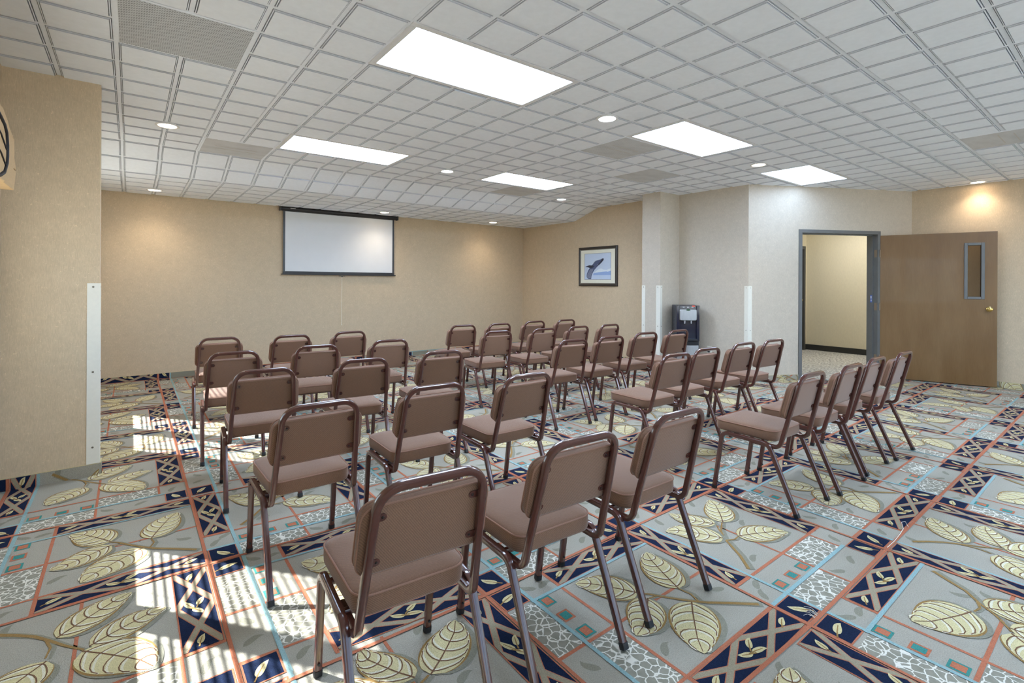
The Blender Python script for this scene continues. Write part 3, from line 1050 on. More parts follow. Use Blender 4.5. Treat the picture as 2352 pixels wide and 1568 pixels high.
LEAN = Vector((0, -0.2526, 1)).normalized()
NFW = Vector((0, 1, 0.2526)).normalized()
def upright_pt(x, z):
    return Vector((x, -0.245 - (z - 0.789) * 0.2526, z))

def make_chair():
    root = empty('stacking_chair', (0, 0, 0))
    tube = profile(0.0118, 0.5, 3)
    # back frame: one inverted U that curls forward under the seat
    mb = MB()
    xh, xl = 0.153, 0.176
    ZB = 0.360
    lo = upright_pt(xl, ZB)
    pts = [(-xl, 0.03, ZB), (-xl, lo.y, ZB), tuple(upright_pt(-xh, 0.789)), tuple(upright_pt(xh, 0.789)), (xl, lo.y, ZB), (xl, 0.03, ZB)]
    sweep(mb, fillet(pts, [0.042, 0.068, 0.068, 0.042], 8), tube, (1, 0, 0))
    mb.build('back_frame', M_FRAME, root, smooth=42)
    # side legs
    for s in (-1, 1):
        x = s * 0.196
        path = fillet([(x, 0.262, 0.004), (x, 0.208, 0.3735), (x, -0.083, 0.3735), (x, -0.246, 0.004)], [0.045, 0.050], 8)
        k = [i for i, p in enumerate(path)]
        a = path[:10]; b = path[9:11]; c = path[10:]
        for seg, nm in ((a, 'leg'), (b, 'side_rail'), (c, 'leg')):
            mb = MB()
            sweep(mb, seg, profile(0.0126, 0.5, 3), (1, 0, 0))
            o = mb.build(nm, M_FRAME, root, smooth=42)
            if nm == 'leg':
                foot = seg[0] if seg is a else seg[-1]
                nxt = seg[1] if seg is a else seg[-2]
                d = (nxt - foot).normalized()
                mb = MB()
                sweep(mb, [foot + Vector((0, 0, -0.002)), foot + d * 0.020], profile(0.0142, 0.5, 3), (1, 0, 0))
                mb.build('foot_cap', M_CAP, o, smooth=42)
                mb = MB()
                for hgt in ((0.045, 0.30) if seg is c else (0.045,)):
                    p = foot + d * hgt
                    mb.cyl(p + Vector((0, 0.010 if seg is c else -0.018, 0)), (0, 1, 0), 0.0045, 0.008, 10)
                mb.build('glide_rivet', M_CAP, o, smooth=42)
    # cross bars under the seat
    for y in (0.14, -0.03):
        mb = MB()
        sweep(mb, [(-0.188, y, 0.3715), (0.188, y, 0.3715)], profile(0.0095, 0.5, 3), (0, 1, 0))
        mb.build('seat_crossbar', M_FRAME, root, smooth=42)
    # seat
    out = rounded_outline(0.188, 0.172, 0.275, -0.108, 0.052)
    cy = 0.085
    mb = MB(); rings = []
    for sc, z in ((0.95, 0.3825), (0.985, 0.386), (1.0, 0.394), (1.004, 0.415), (1.0, 0.437), (0.985, 0.4435), (0.93, 0.4500), (0.80, 0.4560), (0.60, 0.4600), (0.35, 0.4620), (0.12, 0.4625)):
        rings.append([(p.x * sc, cy + (p.y - cy) * sc, z) for p in out])
    mb.rings(rings)
    seat = mb.build('seat', M_FAB, root, smooth=60)
    mb = MB()
    loop = [Vector((p.x * 0.998, cy + (p.y - cy) * 0.998, 0.4420)) for p in out]
    ringsp = []
    n = len(loop)
    pr = round_prof(0.0036, 6)
    for i in range(n + 1):
        p = loop[i % n]; t = (loop[(i + 1) % n] - loop[(i - 1) % n]).normalized()
        u = Vector((0, 0, 1)); w = t.cross(u)
        ringsp.append([p + u * a + w * b for a, b in pr])
    mb.rings(ringsp, cap0=False, cap1=False)
    mb.build('seat_piping', M_PIPE, seat, smooth=60)
    # backrest cushion in front of the uprights
    cz = 0.642
    c0 = upright_pt(0, cz) + NFW * 0.0125
    out = rounded_outline(0.186, 0.192, 0.090, -0.116, 0.042)
    mb = MB(); rings = []
    for sc, h in ((0.93, 0.0), (0.985, 0.0015), (1.0, 0.007), (1.006, 0.020), (1.0, 0.031), (0.975, 0.037), (0.90, 0.0425), (0.72, 0.0470), (0.45, 0.0495), (0.15, 0.0505)):
        rings.append([c0 + Vector((1, 0, 0)) * (p.x * sc) + LEAN * (p.y * sc) + NFW * h for p in out])
    mb.rings([r[::-1] for r in rings])
    back = mb.build('backrest', M_FAB, root, smooth=60)
    mb = MB()
    for hh in (0.006, 0.032):
        loop = [c0 + Vector((1, 0, 0)) * (p.x * 1.002) + LEAN * (p.y * 1.002) + NFW * hh for p in out]
        rp = []
        n = len(loop)
        for i in range(n + 1):
            p = loop[i % n]; t = (loop[(i + 1) % n] - loop[(i - 1) % n]).normalized()
            w = t.cross(NFW)
            rp.append([p + NFW * a + w * b for a, b in round_prof(0.0033, 6)])
        mb.rings(rp, cap0=False, cap1=False)
    mb.build('backrest_piping', M_PIPE, back, smooth=60)
    # bracket tabs with screws
    for s in (-1, 1):
        for z in (0.700, 0.568):
            p = upright_pt(s * (xh + (xl - xh) * (0.789 - z) / (0.789 - ZB)), z)
            mb = MB()
            ax = Vector((-s, 0, 0))
            q0 = p + NFW * 0.0095
            prof_ = []
            pts2 = [(0.006, -0.011), (0.026, -0.011)] + [(0.026 + 0.011 * math.sin(a), -0.011 * math.cos(a)) for a in [PI * k / 6 for k in range(1, 6)]] + [(0.026, 0.011), (0.006, 0.011)]
            r0 = [q0 + ax * a + LEAN * b for a, b in pts2]
            r1 = [v + NFW * 0.0028 for v in r0]
            mb.rings([r0, r1])
            o = mb.build('bracket', M_FRAME, root)
            mb = MB(); mb.lathe(q0 + ax * 0.026, -NFW, [(0.0042, -0.001), (0.0042, 0.0012), (0.002, 0.0024), (0.0003, 0.0026)], 12)
            mb.build('screw', M_SCREW, o, smooth=40)
    return root

CH = {1: [(0.652, 1.18, -5.0), (1.215, 1.165, -3.0), (1.775, 1.165, -1.5), (3.165, 1.205, -1.7), (3.70, 1.175, -1.5), (4.205, 1.185, -1.0), (4.73, 1.155, -1.0)],
      2: [(0.65, 2.17, -1.0), (1.225, 2.205, -3.5), (1.79, 2.155, -2.0), (3.195, 2.135, -4.0), (3.68, 2.175, -4.5), (4.275, 2.18, -5.0), (4.76, 2.145, -5.0)],
      3: [(0.63, 3.19, -5.0), (1.245, 3.225, -6.0), (1.865, 3.255, -7.0), (3.205, 3.215, -6.0), (3.71, 3.205, -6.0), (4.305, 3.245, -7.0), (4.83, 3.205, -5.0)],
      4: [(0.605, 4.11, -5.0), (1.205, 4.14, -7.0), (1.845, 4.16, -5.0), (3.11, 4.255, -9.0), (3.71, 4.19, -6.0), (4.245, 4.175, -1.0), (4.76, 4.14, -2.0)],
      5: [(0.65, 5.21, -4.0), (1.235, 5.06, -5.0), (1.815, 5.10, 0.0), (3.195, 5.09, -9.0), (3.70, 5.03, -4.0), (4.315, 5.07, -6.0), (4.86, 5.03, -3.0)]}
ROWN = {1: 'nearest row', 2: 'second row from the camera', 3: 'third (middle) row', 4: 'fourth row from the camera', 5: 'farthest row'}
LN = ['left-hand', 'middle', 'right-hand']
RN = ['first from the left', 'second from the left', 'third from the left', 'fourth from the left']
chair0 = make_chair()
TBL = tree_table()
first = True
for r in range(1, 6):
    for k, (x, y, a) in enumerate(CH[r]):
        ar = math.radians(a)
        c = chair0 if first else copy_tree(chair0, TBL)
        first = False
        # (x, y) is where the top bar stands; origin lies 0.245 further forward
        c.location = (x - 0.245 * math.sin(ar), y + 0.245 * math.cos(ar), 0.0028)
        c.rotation_euler = (0, 0, ar)
        if k < 2:
            lab = 'brown padded chair, %s one in the %s, left block' % (LN[k], ROWN[r])
        else:
            lab = 'brown padded chair, %s in the %s, right block' % (RN[k - 3], ROWN[r])
        tag(c, lab, 'chair', 'brown meeting chairs set out in rows')

# ------------------------------------------------------------------ projection screen
M_SCRF = mat('matte_white_screen', (222, 224, 226), 0.8, var=0.01, scale=6, spec=0.2)
M_CASE = mat('black_screen_case', (34, 30, 32), 0.4, spec=0.5)
M_CORDW = mat('white_cord', (244, 236, 220), 0.7)
e = empty('projection_screen', (2.735, YB, 0))
tag(e, 'wall-hung pull-down projection screen, white with black border and black case', 'projection screen')
X = -2.735
mb = MB()
R = []
for xx_ in (1.800 + X, 3.680 + X):
    R.append([(xx_, -0.045 + 0.034 * math.cos(a), 2.428 + 0.033 * math.sin(a)) for a in [2 * PI * k / 20 + PI / 20 for k in range(20)]])
mb.rings(R)
mb.box(1.80 + X, -0.045, 2.398, 3.68 + X, -0.002, 2.459)
mb.build('screen_case', M_CASE, e, smooth=35)
for a, b in ((1.782, 1.802), (3.678, 3.700)):
    mb = MB(); mb.box(a + X, -0.084, 2.392, b + X, -0.002, 2.463)
    mb.build('end_cap', M_BLACK, e, bevel=0.004)
mb = MB(); mb.box(1.835 + X, -0.0425, 1.47, 3.635 + X, -0.0405, 2.40)
fab = mb.build('screen_fabric', M_BLACK, e)
mb = MB(); mb.box(1.864 + X, -0.0440, 1.474, 3.604 + X, -0.0424, 2.388)
mb.build('white_surface', M_SCRF, fab)
mb = MB(); mb.box(1.812 + X, -0.054, 1.420, 3.664 + X, -0.030, 1.436); mb.box(1.835 + X, -0.050, 1.436, 3.635 + X, -0.034, 1.470)
mb.build('bottom_bar', M_CASE, e, bevel=0.002)
mb = MB()
sweep(mb, [(-0.005, -0.048, 1.42), (-0.004, -0.046, 1.2), (-0.006, -0.040, 0.9), (-0.004, -0.038, 0.63)], round_prof(0.0040), (1, 0, 0))
mb.lathe((-0.004, -0.038, 0.605), (0, 0, 1), [(0.001, 0), (0.006, 0.004), (0.006, 0.018), (0.002, 0.026)], 10)
mb.build('pull_cord', M_CORDW, e, smooth=50)
mb = MB(); mb.box(-0.055, -0.056, 1.405, 0.045, -0.050, 1.412); mb.box(-0.012, -0.056, 1.392, 0.004, -0.050, 1.41)
mb.build('pull_handle', M_CASE, e)
mb = MB(); mb.box(1.93 + X, -0.0805, 2.428, 2.005 + X, -0.0785, 2.440)
mb.build('maker_badge', mat('badge_silver', (190, 186, 180), 0.4), e)

# ------------------------------------------------------------------ whale picture
e = empty('framed_picture', (XR, 5.998, 1.61))
tag(e, 'framed photograph of a breaching whale, black frame with cream mat', 'picture')
M_PF = mat('dark_picture_frame', (50, 44, 40), 0.35, spec=0.5)
M_PIN = mat('pewter_inner_lip', (120, 116, 104), 0.35, metal=0.3)
M_MATB = mat('cream_mat_board', (224, 222, 204), 0.8)
hw_, hh_ = 0.455, 0.35
mb = MB()
def frame_ring(mb, a0, b0, a1, b1, d0, d1):
    """picture plane is y/z; x out of the wall is negative"""
    o = [(-d0, -a0, -b0), (-d0, a0, -b0), (-d0, a0, b0), (-d0, -a0, b0)]
    i = [(-d1, -a1, -b1), (-d1, a1, -b1), (-d1, a1, b1), (-d1, -a1, b1)]
    mb.add(o + i, [(k, 4 + k, 4 + (k + 1) % 4, (k + 1) % 4) for k in range(4)])
frame_ring(mb, hw_, hh_, hw_, hh_, 0.0, 0.022)
frame_ring(mb, hw_, hh_, hw_ - 0.020, hh_ - 0.020, 0.022, 0.032)
frame_ring(mb, hw_ - 0.020, hh_ - 0.020, hw_ - 0.042, hh_ - 0.042, 0.032, 0.022)
mb.build('picture_frame', M_PF, e)
mb = MB()
frame_ring(mb, hw_ - 0.042, hh_ - 0.042, hw_ - 0.055, hh_ - 0.055, 0.024, 0.015)
mb.build('inner_lip', M_PIN, e)
mb = MB(); mb.box(-0.014, -(hw_ - 0.05), -(hh_ - 0.05), -0.002, hw_ - 0.05, hh_ - 0.05)
mb.build('mat_board', M_MATB, e)
PM = [mat('print_sky', (190, 204, 222), 0.6), mat('print_sea', (188, 204, 226), 0.6), mat('print_hills', (146, 172, 216), 0.6), mat('print_cloud', (214, 224, 232), 0.6),
      mat('print_whale', (78, 88, 118), 0.6, var=0.25, scale=60), mat('print_whale_dark', (48, 50, 66), 0.6), mat('print_whale_light', (176, 182, 196), 0.6), mat('print_edge', (110, 112, 120), 0.6)]
mb = MB()
PW, PH = 0.309, 0.229
def pp(mi, ly, pts, norm=True):
    vs = []
    for x, y in pts:
        u, v = (x - 477) / 670.0, (1125 - y) / 655.0
        # left side of the picture (seen from the room) is the far +y side
        vs.append((-0.0145 - ly * 0.0004, PW - u * 2 * PW, -PH + v * 2 * PH))
    mb.add(vs, [tuple(range(len(vs)))], mi)
fr = [(477, 470), (1147, 470), (1147, 1125), (477, 1125)]
pp(7, 0, [(470, 463), (1154, 463), (1154, 1132), (470, 1132)])
pp(0, 1, fr)
pp(3, 2, [(720, 960), (800, 900), (860, 860), (910, 850), (960, 880), (1040, 890), (1147, 850), (1147, 960)])
pp(2, 3, [(700, 1020), (720, 965), (850, 945), (950, 935), (1040, 928), (1070, 938), (1147, 912), (1147, 1020)])
pp(1, 3, [(477, 1020), (1147, 1020), (1147, 1125), (477, 1125)])
pp(4, 4, [(975, 610), (962, 600), (935, 602), (880, 622), (830, 638), (760, 655), (720, 690), (690, 740), (650, 795), (600, 850), (562, 915), (538, 985), (530, 1050), (545, 1090), (590, 1118),
          (650, 1118), (662, 1035), (690, 960), (740, 880), (800, 812), (870, 750), (930, 690), (965, 648)][::-1])
pp(5, 5, [(975, 610), (962, 600), (935, 602), (925, 625), (800, 790), (870, 750), (930, 690), (965, 648)][::-1])
pp(5, 6, [(490, 800), (540, 780), (600, 763), (700, 770), (728, 797), (700, 822), (660, 842), (620, 835), (560, 812)][::-1])
for k in range(6):
    x0 = 545 + k * 18
    pts = [(x0 + 85 - k * 3, 870 - k * 2), (x0 + 45, 930), (x0 + 15, 1000), (x0, 1090)]
    s = stroke(pts, 4, 6)
    pp(6, 6, s)
pp(6, 6, stroke([(760, 665), (730, 690), (700, 735)], 8, 5)); pp(6, 6, stroke([(910, 615), (860, 632), (820, 645)], 8, 4))
pp(6, 6, stroke([(560, 835), (530, 870), (505, 920)], 8, 12)); pp(6, 6, stroke([(800, 745), (820, 765), (840, 760)], 5, 5))
mb.build('print', PM, e)

# ------------------------------------------------------------------ corner guards
def guard(cx, cy, ax1, l1, ax2, l2, z0, z1, lab, screws):
    """L profile standing at a wall corner; ax1, ax2 run away from the corner along the two walls"""
    e = empty('corner_guard', (cx, cy, 0))
    tag(e, lab, 'corner guard', 'cream corner guards')
    a1, a2 = Vector(ax1).normalized(), Vector(ax2).normalized()
    n1 = -a2; n2 = -a1       # outward sides
    if abs(a1.dot(a2)) > 1e-3:
        n1 = Vector((a1.y, -a1.x, 0)); n1 = n1 if n1.dot(a2) < 0 else -n1
        n2 = Vector((a2.y, -a2.x, 0)); n2 = n2 if n2.dot(a1) < 0 else -n2
    t = 0.004
    mb = MB()
    k = Vector((0, 0, 0)) + (n1 + n2) * t
    P = [Vector((0, 0, 0)), a1 * l1, a1 * l1 + n1 * t, k, a2 * l2 + n2 * t, a2 * l2]
    if l2 <= 0.001:
        P = [Vector((0, 0, 0)), a1 * l1, a1 * l1 + n1 * t, n1 * t]
    area = sum(P[i].x * P[(i + 1) % len(P)].y - P[(i + 1) % len(P)].x * P[i].y for i in range(len(P)))
    if area < 0:
        P = P[::-1]
    mb.rings([[(p.x, p.y, z0) for p in P], [(p.x, p.y, z1) for p in P]])
    mb.build('guard_profile', M_GUARD, e)
    for z in screws:
        for a, n, l in ((a1, n1, l1), (a2, n2, l2)):
            if l < 0.02:
                continue
            mb = MB(); mb.lathe(a * (l * 0.52) + n * (t - 0.0005) + Vector((0, 0, z)), n, [(0.0065, 0), (0.0065, 0.0008), (0.003, 0.0022), (0.0005, 0.0024)], 12)
            mb.build('screw', M_STEEL, e, smooth=40)
guard(-0.165, 4.375, (-1, 0, 0), 0.066, (0, 1, 0), 0.06, BH + 0.002, 1.300, 'cream corner guard on the edge of the left wing wall', (1.275, 0.70, 0.19))
guard(6.10, 4.69, (0, -1, 0), 0.06, (1, 0, 0), 0.0, BH + 0.002, 1.286, 'cream guard strip on the back edge of the corner column, by the whale wall', (1.26, 0.69))
guard(6.10, 4.37, (0, 1, 0), 0.065, (1, 0, 0), 0.05, BH + 0.002, 1.286, 'cream corner guard on the front corner of the column, left of the water cooler', (1.26, 0.69))
guard(XR + 0.012, 3.31, (0, 1, 0), 0.052, tuple(dd), 0.052, BH + 0.002, 1.286, 'cream corner guard on the wall corner between the water cooler and the doorway', (1.26, 0.69))

# wall outlet
e = empty('wall_outlet', (XR + 0.012, 3.865, 0.365))
tag(e, 'cream wall outlet with a small plug, low on the wall right of the water cooler', 'outlet')
mb = MB(); mb.box(-0.005, -0.036, -0.058, 0, 0.036, 0.058); mb.build('cover_plate', M_GUARD, e, bevel=0.0015)
mb = MB(); mb.box(-0.008, -0.017, 0.008, -0.005, 0.017, 0.040); mb.box(-0.008, -0.017, -0.040, -0.005, 0.017, -0.008); mb.build('socket', M_GUARD, e)
mb = MB(); mb.box(-0.040, -0.012, -0.032, -0.008, 0.012, -0.014); mb.build('plug', M_CAP, e, bevel=0.003)

# ------------------------------------------------------------------ water cooler
e = empty('water_cooler', (6.356, 4.119, 0.003), math.radians(225 + 90))
tag(e, 'black and stainless water cooler standing in the corner beside the column', 'water cooler')
# local frame: -y... front faces +? : after rotation local -Y is the back, local +? chosen so that +Y looks at the room
e.rotation_euler = (0, 0, math.radians(225 - 90))
M_INOX = mat('brushed_stainless', (178, 180, 184), 0.32, metal=0.85, var=0.10, scale=40, stretch=(6, 6, 0.3))
M_NAVY = mat('glossy_black_blue_panel', (20, 26, 46), 0.12, coat=0.6, spec=0.6)
M_SILV = mat('silver_plastic', (186, 188, 196), 0.3, metal=0.4)
hw_ = 0.157; dp_ = 0.160
mb = MB(); mb.box(-hw_, -dp_, 0.02, hw_, dp_ - 0.02, 1.00); mb.build('side_body', mat('dark_grey_cabinet', (66, 68, 74), 0.5), e, bevel=0.006)
mb = MB()
mb.box(-hw_, dp_ - 0.02, 0.50, -hw_ + 0.04, dp_ + 0.015, 1.003); mb.box(hw_ - 0.04, dp_ - 0.02, 0.50, hw_, dp_ + 0.015, 1.003)
mb.box(-hw_ + 0.04, dp_ - 0.02, 0.84, hw_ - 0.04, dp_ + 0.008, 1.003)
mb.build('front_bezel', M_NAVY, e, bevel=0.005)
mb = MB()
R = []
for y, s in ((dp_ + 0.004, 1.0), (dp_ + 0.022, 1.0), (dp_ + 0.030, 0.94)):
    o_ = rounded_outline(0.118 * s, 0.118 * s, 0.075 * s, -0.085 * s, 0.022, 5)
    R.append([(-p.x, y, 0.875 + p.y) for p in o_])
mb.rings(R); mb.build('dispenser_panel', M_INOX, e, smooth=40)
mb = MB(); mb.lathe((0, dp_ + 0.028, 0.94), (0, 1, 0), [(0.030, 0), (0.028, 0.004), (0.001, 0.005)], 20)
for i_, v_ in enumerate(mb.v):
    mb.v[i_] = (v_[0], v_[1], 0.94 + (v_[2] - 0.94) * 0.45)
mb.build('oval_badge', mat('dark_green_badge', (34, 70, 44), 0.3), e)
mb = MB(); mb.box(-0.095, dp_ + 0.008, 0.985, -0.055, dp_ + 0.0095, 1.002); mb.build('red_sticker', mat('red_orange_sticker', (214, 86, 66), 0.6), e)
for x_ in (-0.06, 0.0, 0.06):
    mb = MB(); mb.box(x_ - 0.014, dp_ + 0.008, 0.972, x_ + 0.014, dp_ + 0.012, 0.982); mb.build('button', M_SILV, e, bevel=0.002)
mb = MB(); mb.box(-hw_ + 0.04, dp_ - 0.0195, 0.53, hw_ - 0.04, dp_ - 0.017, 0.84)
mb.build('alcove', M_NAVY, e)
for x_ in (-0.045, 0.045):
    mb = MB(); mb.cyl((x_, dp_ + 0.002, 0.745), (0, 0, 1), 0.010, 0.045, 14, r2=0.014); mb.build('spout', M_SILV, e, smooth=40)
mb = MB(); mb.box(-hw_ + 0.03, dp_ - 0.019, 0.50, hw_ - 0.03, dp_ + 0.035, 0.53); mb.build('drip_tray', M_BLACK, e, bevel=0.004)
mb = MB()
R = []
for z in (0.03, 0.44):
    R.append([(-hw_ + 0.01, dp_ - 0.019, z)] + [(-hw_ + 0.01 + (2 * hw_ - 0.02) * k / 10, dp_ - 0.004 + 0.030 * math.sin(PI * k / 10), z) for k in range(11)] + [(hw_ - 0.01, dp_ - 0.019, z)])
mb.rings([r[::-1] for r in R]); mb.build('lower_door', M_INOX, e, smooth=40)
mb = MB(); mb.box(-hw_ + 0.01, dp_ - 0.019, 0.445, hw_ - 0.01, dp_ + 0.012, 0.495); mb.build('black_band', M_BLACK, e, bevel=0.003)
mb = MB()
for k in range(12):
    mb.box(hw_ - 0.0005, -0.07, 0.58 + k * 0.02, hw_ + 0.001, 0.05, 0.588 + k * 0.02)
    mb.box(-hw_ - 0.001, -0.07, 0.58 + k * 0.02, -hw_ + 0.0005, 0.05, 0.588 + k * 0.02)
mb.build('side_louvre', M_BLACK, e)
mb = MB()
for sx in (-1, 1):
    for sy in (-1, 1):
        mb.cyl((sx * 0.12, sy * 0.11, 0), (0, 0, 1), 0.015, 0.022, 10)
mb.build('foot', M_CAP, e)

# ------------------------------------------------------------------ doorway
mb = MB()
fw_ = 0.047
for s0, s1, z0, z1 in ((S0 - fw_, S0, 0, DH + 0.045), (S1, S1 + fw_, 0, DH + 0.045), (S0, S1, DH, DH + 0.045)):
    obox(mb, s0, s1, -0.014, 0.0, z0, z1)          # face of the frame
    obox(mb, s0, s1, WT, WT + 0.014, z0, z1)
obox(mb, S0 - 0.012, S0, 0, WT, 0, DH); obox(mb, S1, S1 + 0.012, 0, WT, 0, DH); obox(mb, S0 - 0.012, S1 + 0.012, 0, WT, DH, DH + 0.012)
obox(mb, S0, S0 + 0.015, 0.055, 0.10, 0, DH); obox(mb, S1 - 0.015, S1, 0.055, 0.10, 0, DH); obox(mb, S0, S1, 0.055, 0.10, DH - 0.015, DH)
tr = mb.build('trim_1', M_JAMB); tag(tr, kind='structure')
mb = MB(); obox(mb, S1 - 0.0165, S1 - 0.015, 0.060, 0.090, 1.06, 1.165)
mb.build('blue_sticker', mat('blue_label', (80, 110, 190), 0.5), tr)
mb = MB(); obox(mb, S1 - 0.0172, S1 - 0.0163, 0.066, 0.080, 1.075, 1.10); obox(mb, S1 - 0.0172, S1 - 0.0163, 0.066, 0.084, 1.115, 1.15)
mb.build('label_print', mat('label_white', (225, 230, 240), 0.5), tr)
# threshold between the two carpets
mb = MB(); obox(mb, S0, S1, -0.010, 0.016, 0.0, 0.0035)
tag(mb.build('trim_3', mat('threshold_strip', (150, 146, 136), 0.5)), kind='structure')

# open door leaf
HP = Vector((8.378, 2.338, 0)); OP = Vector((8.752, 1.198, 0))
ld_ = (OP - HP).normalized(); ln_ = Vector((-ld_.y, ld_.x, 0))
if ln_.x < 0: ln_ = -ln_                      # points to the far wall
LW = (OP - HP).length
def lbox(mb, s0, s1, t0, t1, z0, z1, mi=0):
    obox(mb, s0, s1, t0, t1, z0, z1, mi, org=HP, d=ld_, n=ln_)
M_DOOR = None
def door_mat():
    m = bpy.data.materials.new('brown_painted_door')
    m.use_nodes = True
    N, L = m.node_tree.nodes, m.node_tree.links
    b = N['Principled BSDF']; b.inputs['Roughness'].default_value = 0.36; b.inputs['Coat Weight'].default_value = 0.15
    tc = N.new('ShaderNodeTexCoord')
    mp = N.new('ShaderNodeMapping'); mp.inputs['Scale'].default_value = (3, 3, 0.7); L.new(tc.outputs['Object'], mp.inputs[0])
    n1 = N.new('ShaderNodeTexNoise'); n1.inputs['Scale'].default_value = 1.6; n1.inputs['Detail'].default_value = 5; L.new(mp.outputs[0], n1.inputs['Vector'])
    mp2 = N.new('ShaderNodeMapping'); mp2.inputs['Scale'].default_value = (1, 1, 0.06); L.new(tc.outputs['Object'], mp2.inputs[0])
    n2 = N.new('ShaderNodeTexNoise'); n2.inputs['Scale'].default_value = 160; L.new(mp2.outputs[0], n2.inputs['Vector'])
    ad = N.new('ShaderNodeMath'); ad.operation = 'MULTIPLY_ADD'; ad.inputs[1].default_value = 0.35
    L.new(n2.outputs['Fac'], ad.inputs[0]); L.new(n1.outputs['Fac'], ad.inputs[2])
    r = N.new('ShaderNodeMapRange'); r.inputs['From Min'].default_value = 0.45; r.inputs['From Max'].default_value = 0.9; L.new(ad.outputs[0], r.inputs['Value'])
    mx = N.new('ShaderNodeMix'); mx.data_type = 'RGBA'
    mx.inputs[6].default_value = lin((110, 77, 36)); mx.inputs[7].default_value = lin((126, 95, 56))
    L.new(r.outputs[0], mx.inputs[0]); L.new(mx.outputs[2], b.inputs['Base Color'])
    r3 = N.new('ShaderNodeMapRange'); r3.inputs['To Min'].default_value = 0.28; r3.inputs['To Max'].default_value = 0.5; L.new(n1.outputs['Fac'], r3.inputs['Value'])
    L.new(r3.outputs[0], b.inputs['Roughness'])
    bp = N.new('ShaderNodeBump'); bp.inputs['Strength'].default_value = 0.06; L.new(n2.outputs['Fac'], bp.inputs['Height']); L.new(bp.outputs[0], b.inputs['Normal'])
    return m
M_DOOR = door_mat()
TH_D = 0.044
W0, W1, WZ0, WZ1 = LW - 0.288, LW - 0.150, 1.160, 1.835
mb = MB()
lbox(mb, 0, W0, 0, TH_D, 0.012, 2.004); lbox(mb, W1, LW, 0, TH_D, 0.012, 2.004)
lbox(mb, W0, W1, 0, TH_D, 0.012, WZ0); lbox(mb, W0, W1, 0, TH_D, WZ1, 2.004)
door = mb.build('door_1', M_DOOR); tag(door, kind='structure')
mb = MB(); f = 0.030
for t0, t1 in ((-0.012, 0.0), (TH_D, TH_D + 0.012)):
    lbox(mb, W0 - f, W0 + 0.004, t0, t1, WZ0 - f, WZ1 + f); lbox(mb, W1 - 0.004, W1 + f, t0, t1, WZ0 - f, WZ1 + f)
    lbox(mb, W0 + 0.004, W1 - 0.004, t0, t1, WZ0 - f, WZ0 + 0.004); lbox(mb, W0 + 0.004, W1 - 0.004, t0, t1, WZ1 - 0.004, WZ1 + f)
mb.build('vision_panel_frame', M_JAMB, door, bevel=0.004)
mb = MB(); lbox(mb, W0, W1, 0.019, 0.025, WZ0, WZ1); mb.build('vision_panel_glass', glass('door_glass', (228, 222, 214), 0.10), door)
mb = MB()
kp = HP + ld_ * (LW - 0.075) + Vector((0, 0, 1.005))
mb.lathe(kp, -ln_, [(0.032, 0), (0.031, 0.004), (0.014, 0.010), (0.012, 0.024), (0.020, 0.032), (0.027, 0.044), (0.026, 0.056), (0.014, 0.064), (0.001, 0.065)], 24)
mb.lathe(kp + ln_ * TH_D, ln_, [(0.032, 0), (0.031, 0.004), (0.014, 0.010), (0.012, 0.020), (0.020, 0.026), (0.024, 0.034), (0.012, 0.042), (0.001, 0.043)], 24)
mb.build('door_knob', M_GOLD, door, smooth=50)
mb = MB(); lbox(mb, LW, LW + 0.0015, 0.010, 0.034, 0.96, 1.05); mb.build('latch_plate', M_HINGE, door)
for z in (0.95, 1.70, 0.22):
    mb = MB()
    p = HP + Vector((-0.006, 0.004, z)) - ln_ * 0.006
    mb.cyl(p, (0, 0, 1), 0.0075, 0.105, 12)
    obox(mb, S1 - 0.002, S1 + 0.0, 0.0, 0.040, z, z + 0.105)
    mb.build('hinge', M_HINGE, door, smooth=40)

# ------------------------------------------------------------------ hallway
HX = 10.78; HY = 4.25
def hall_carpet():
    m = bpy.data.materials.new('hall_carpet')
    m.use_nodes = True
    N, L = m.node_tree.nodes, m.node_tree.links
    b = N['Principled BSDF']; b.inputs['Roughness'].default_value = 0.95
    tc = N.new('ShaderNodeTexCoord')
    mp = N.new('ShaderNodeMapping'); mp.inputs['Scale'].default_value = (1.0, 3.0, 1); mp.inputs['Rotation'].default_value = (0, 0, 0.65); L.new(tc.outputs['Object'], mp.inputs[0])
    n = N.new('ShaderNodeTexNoise'); n.inputs['Scale'].default_value = 14; n.inputs['Detail'].default_value = 8; n.inputs['Roughness'].default_value = 0.75; L.new(mp.outputs[0], n.inputs['Vector'])
    r = N.new('ShaderNodeMapRange'); r.inputs['From Min'].default_value = 0.38; r.inputs['From Max'].default_value = 0.56; L.new(n.outputs['Fac'], r.inputs['Value'])
    mx = N.new('ShaderNodeMix'); mx.data_type = 'RGBA'; mx.inputs[6].default_value = lin((96, 94, 88)); mx.inputs[7].default_value = lin((190, 186, 174))
    L.new(r.outputs[0], mx.inputs[0]); L.new(mx.outputs[2], b.inputs['Base Color'])
    return m
fo = DA; 
c1 = DA; c2 = DB
mb = MB()
P = [(XR + 0.10, 3.31), (DA.x, DA.y), (DB.x, DB.y), (XF, 1.2), (HX, 1.2), (HX, HY + 0.1), (XR + 0.10, HY + 0.1)]
P = P[::-1] if sum(P[i][0] * P[(i + 1) % len(P)][1] - P[(i + 1) % len(P)][0] * P[i][1] for i in range(len(P))) < 0 else P
mb.rings([[(x, y, -0.06) for x, y in P], [(x, y, 0.001) for x, y in P]])
tag(mb.build('floor_hall', hall_carpet()), kind='structure')
M_HBASE = mat('black_vinyl_base', (38, 38, 36), 0.45)
wall('wall_hall_back', [(HX, 1.0, 0, HX + 0.12, HY + 0.12, 2.6)], M_HALLWALL)
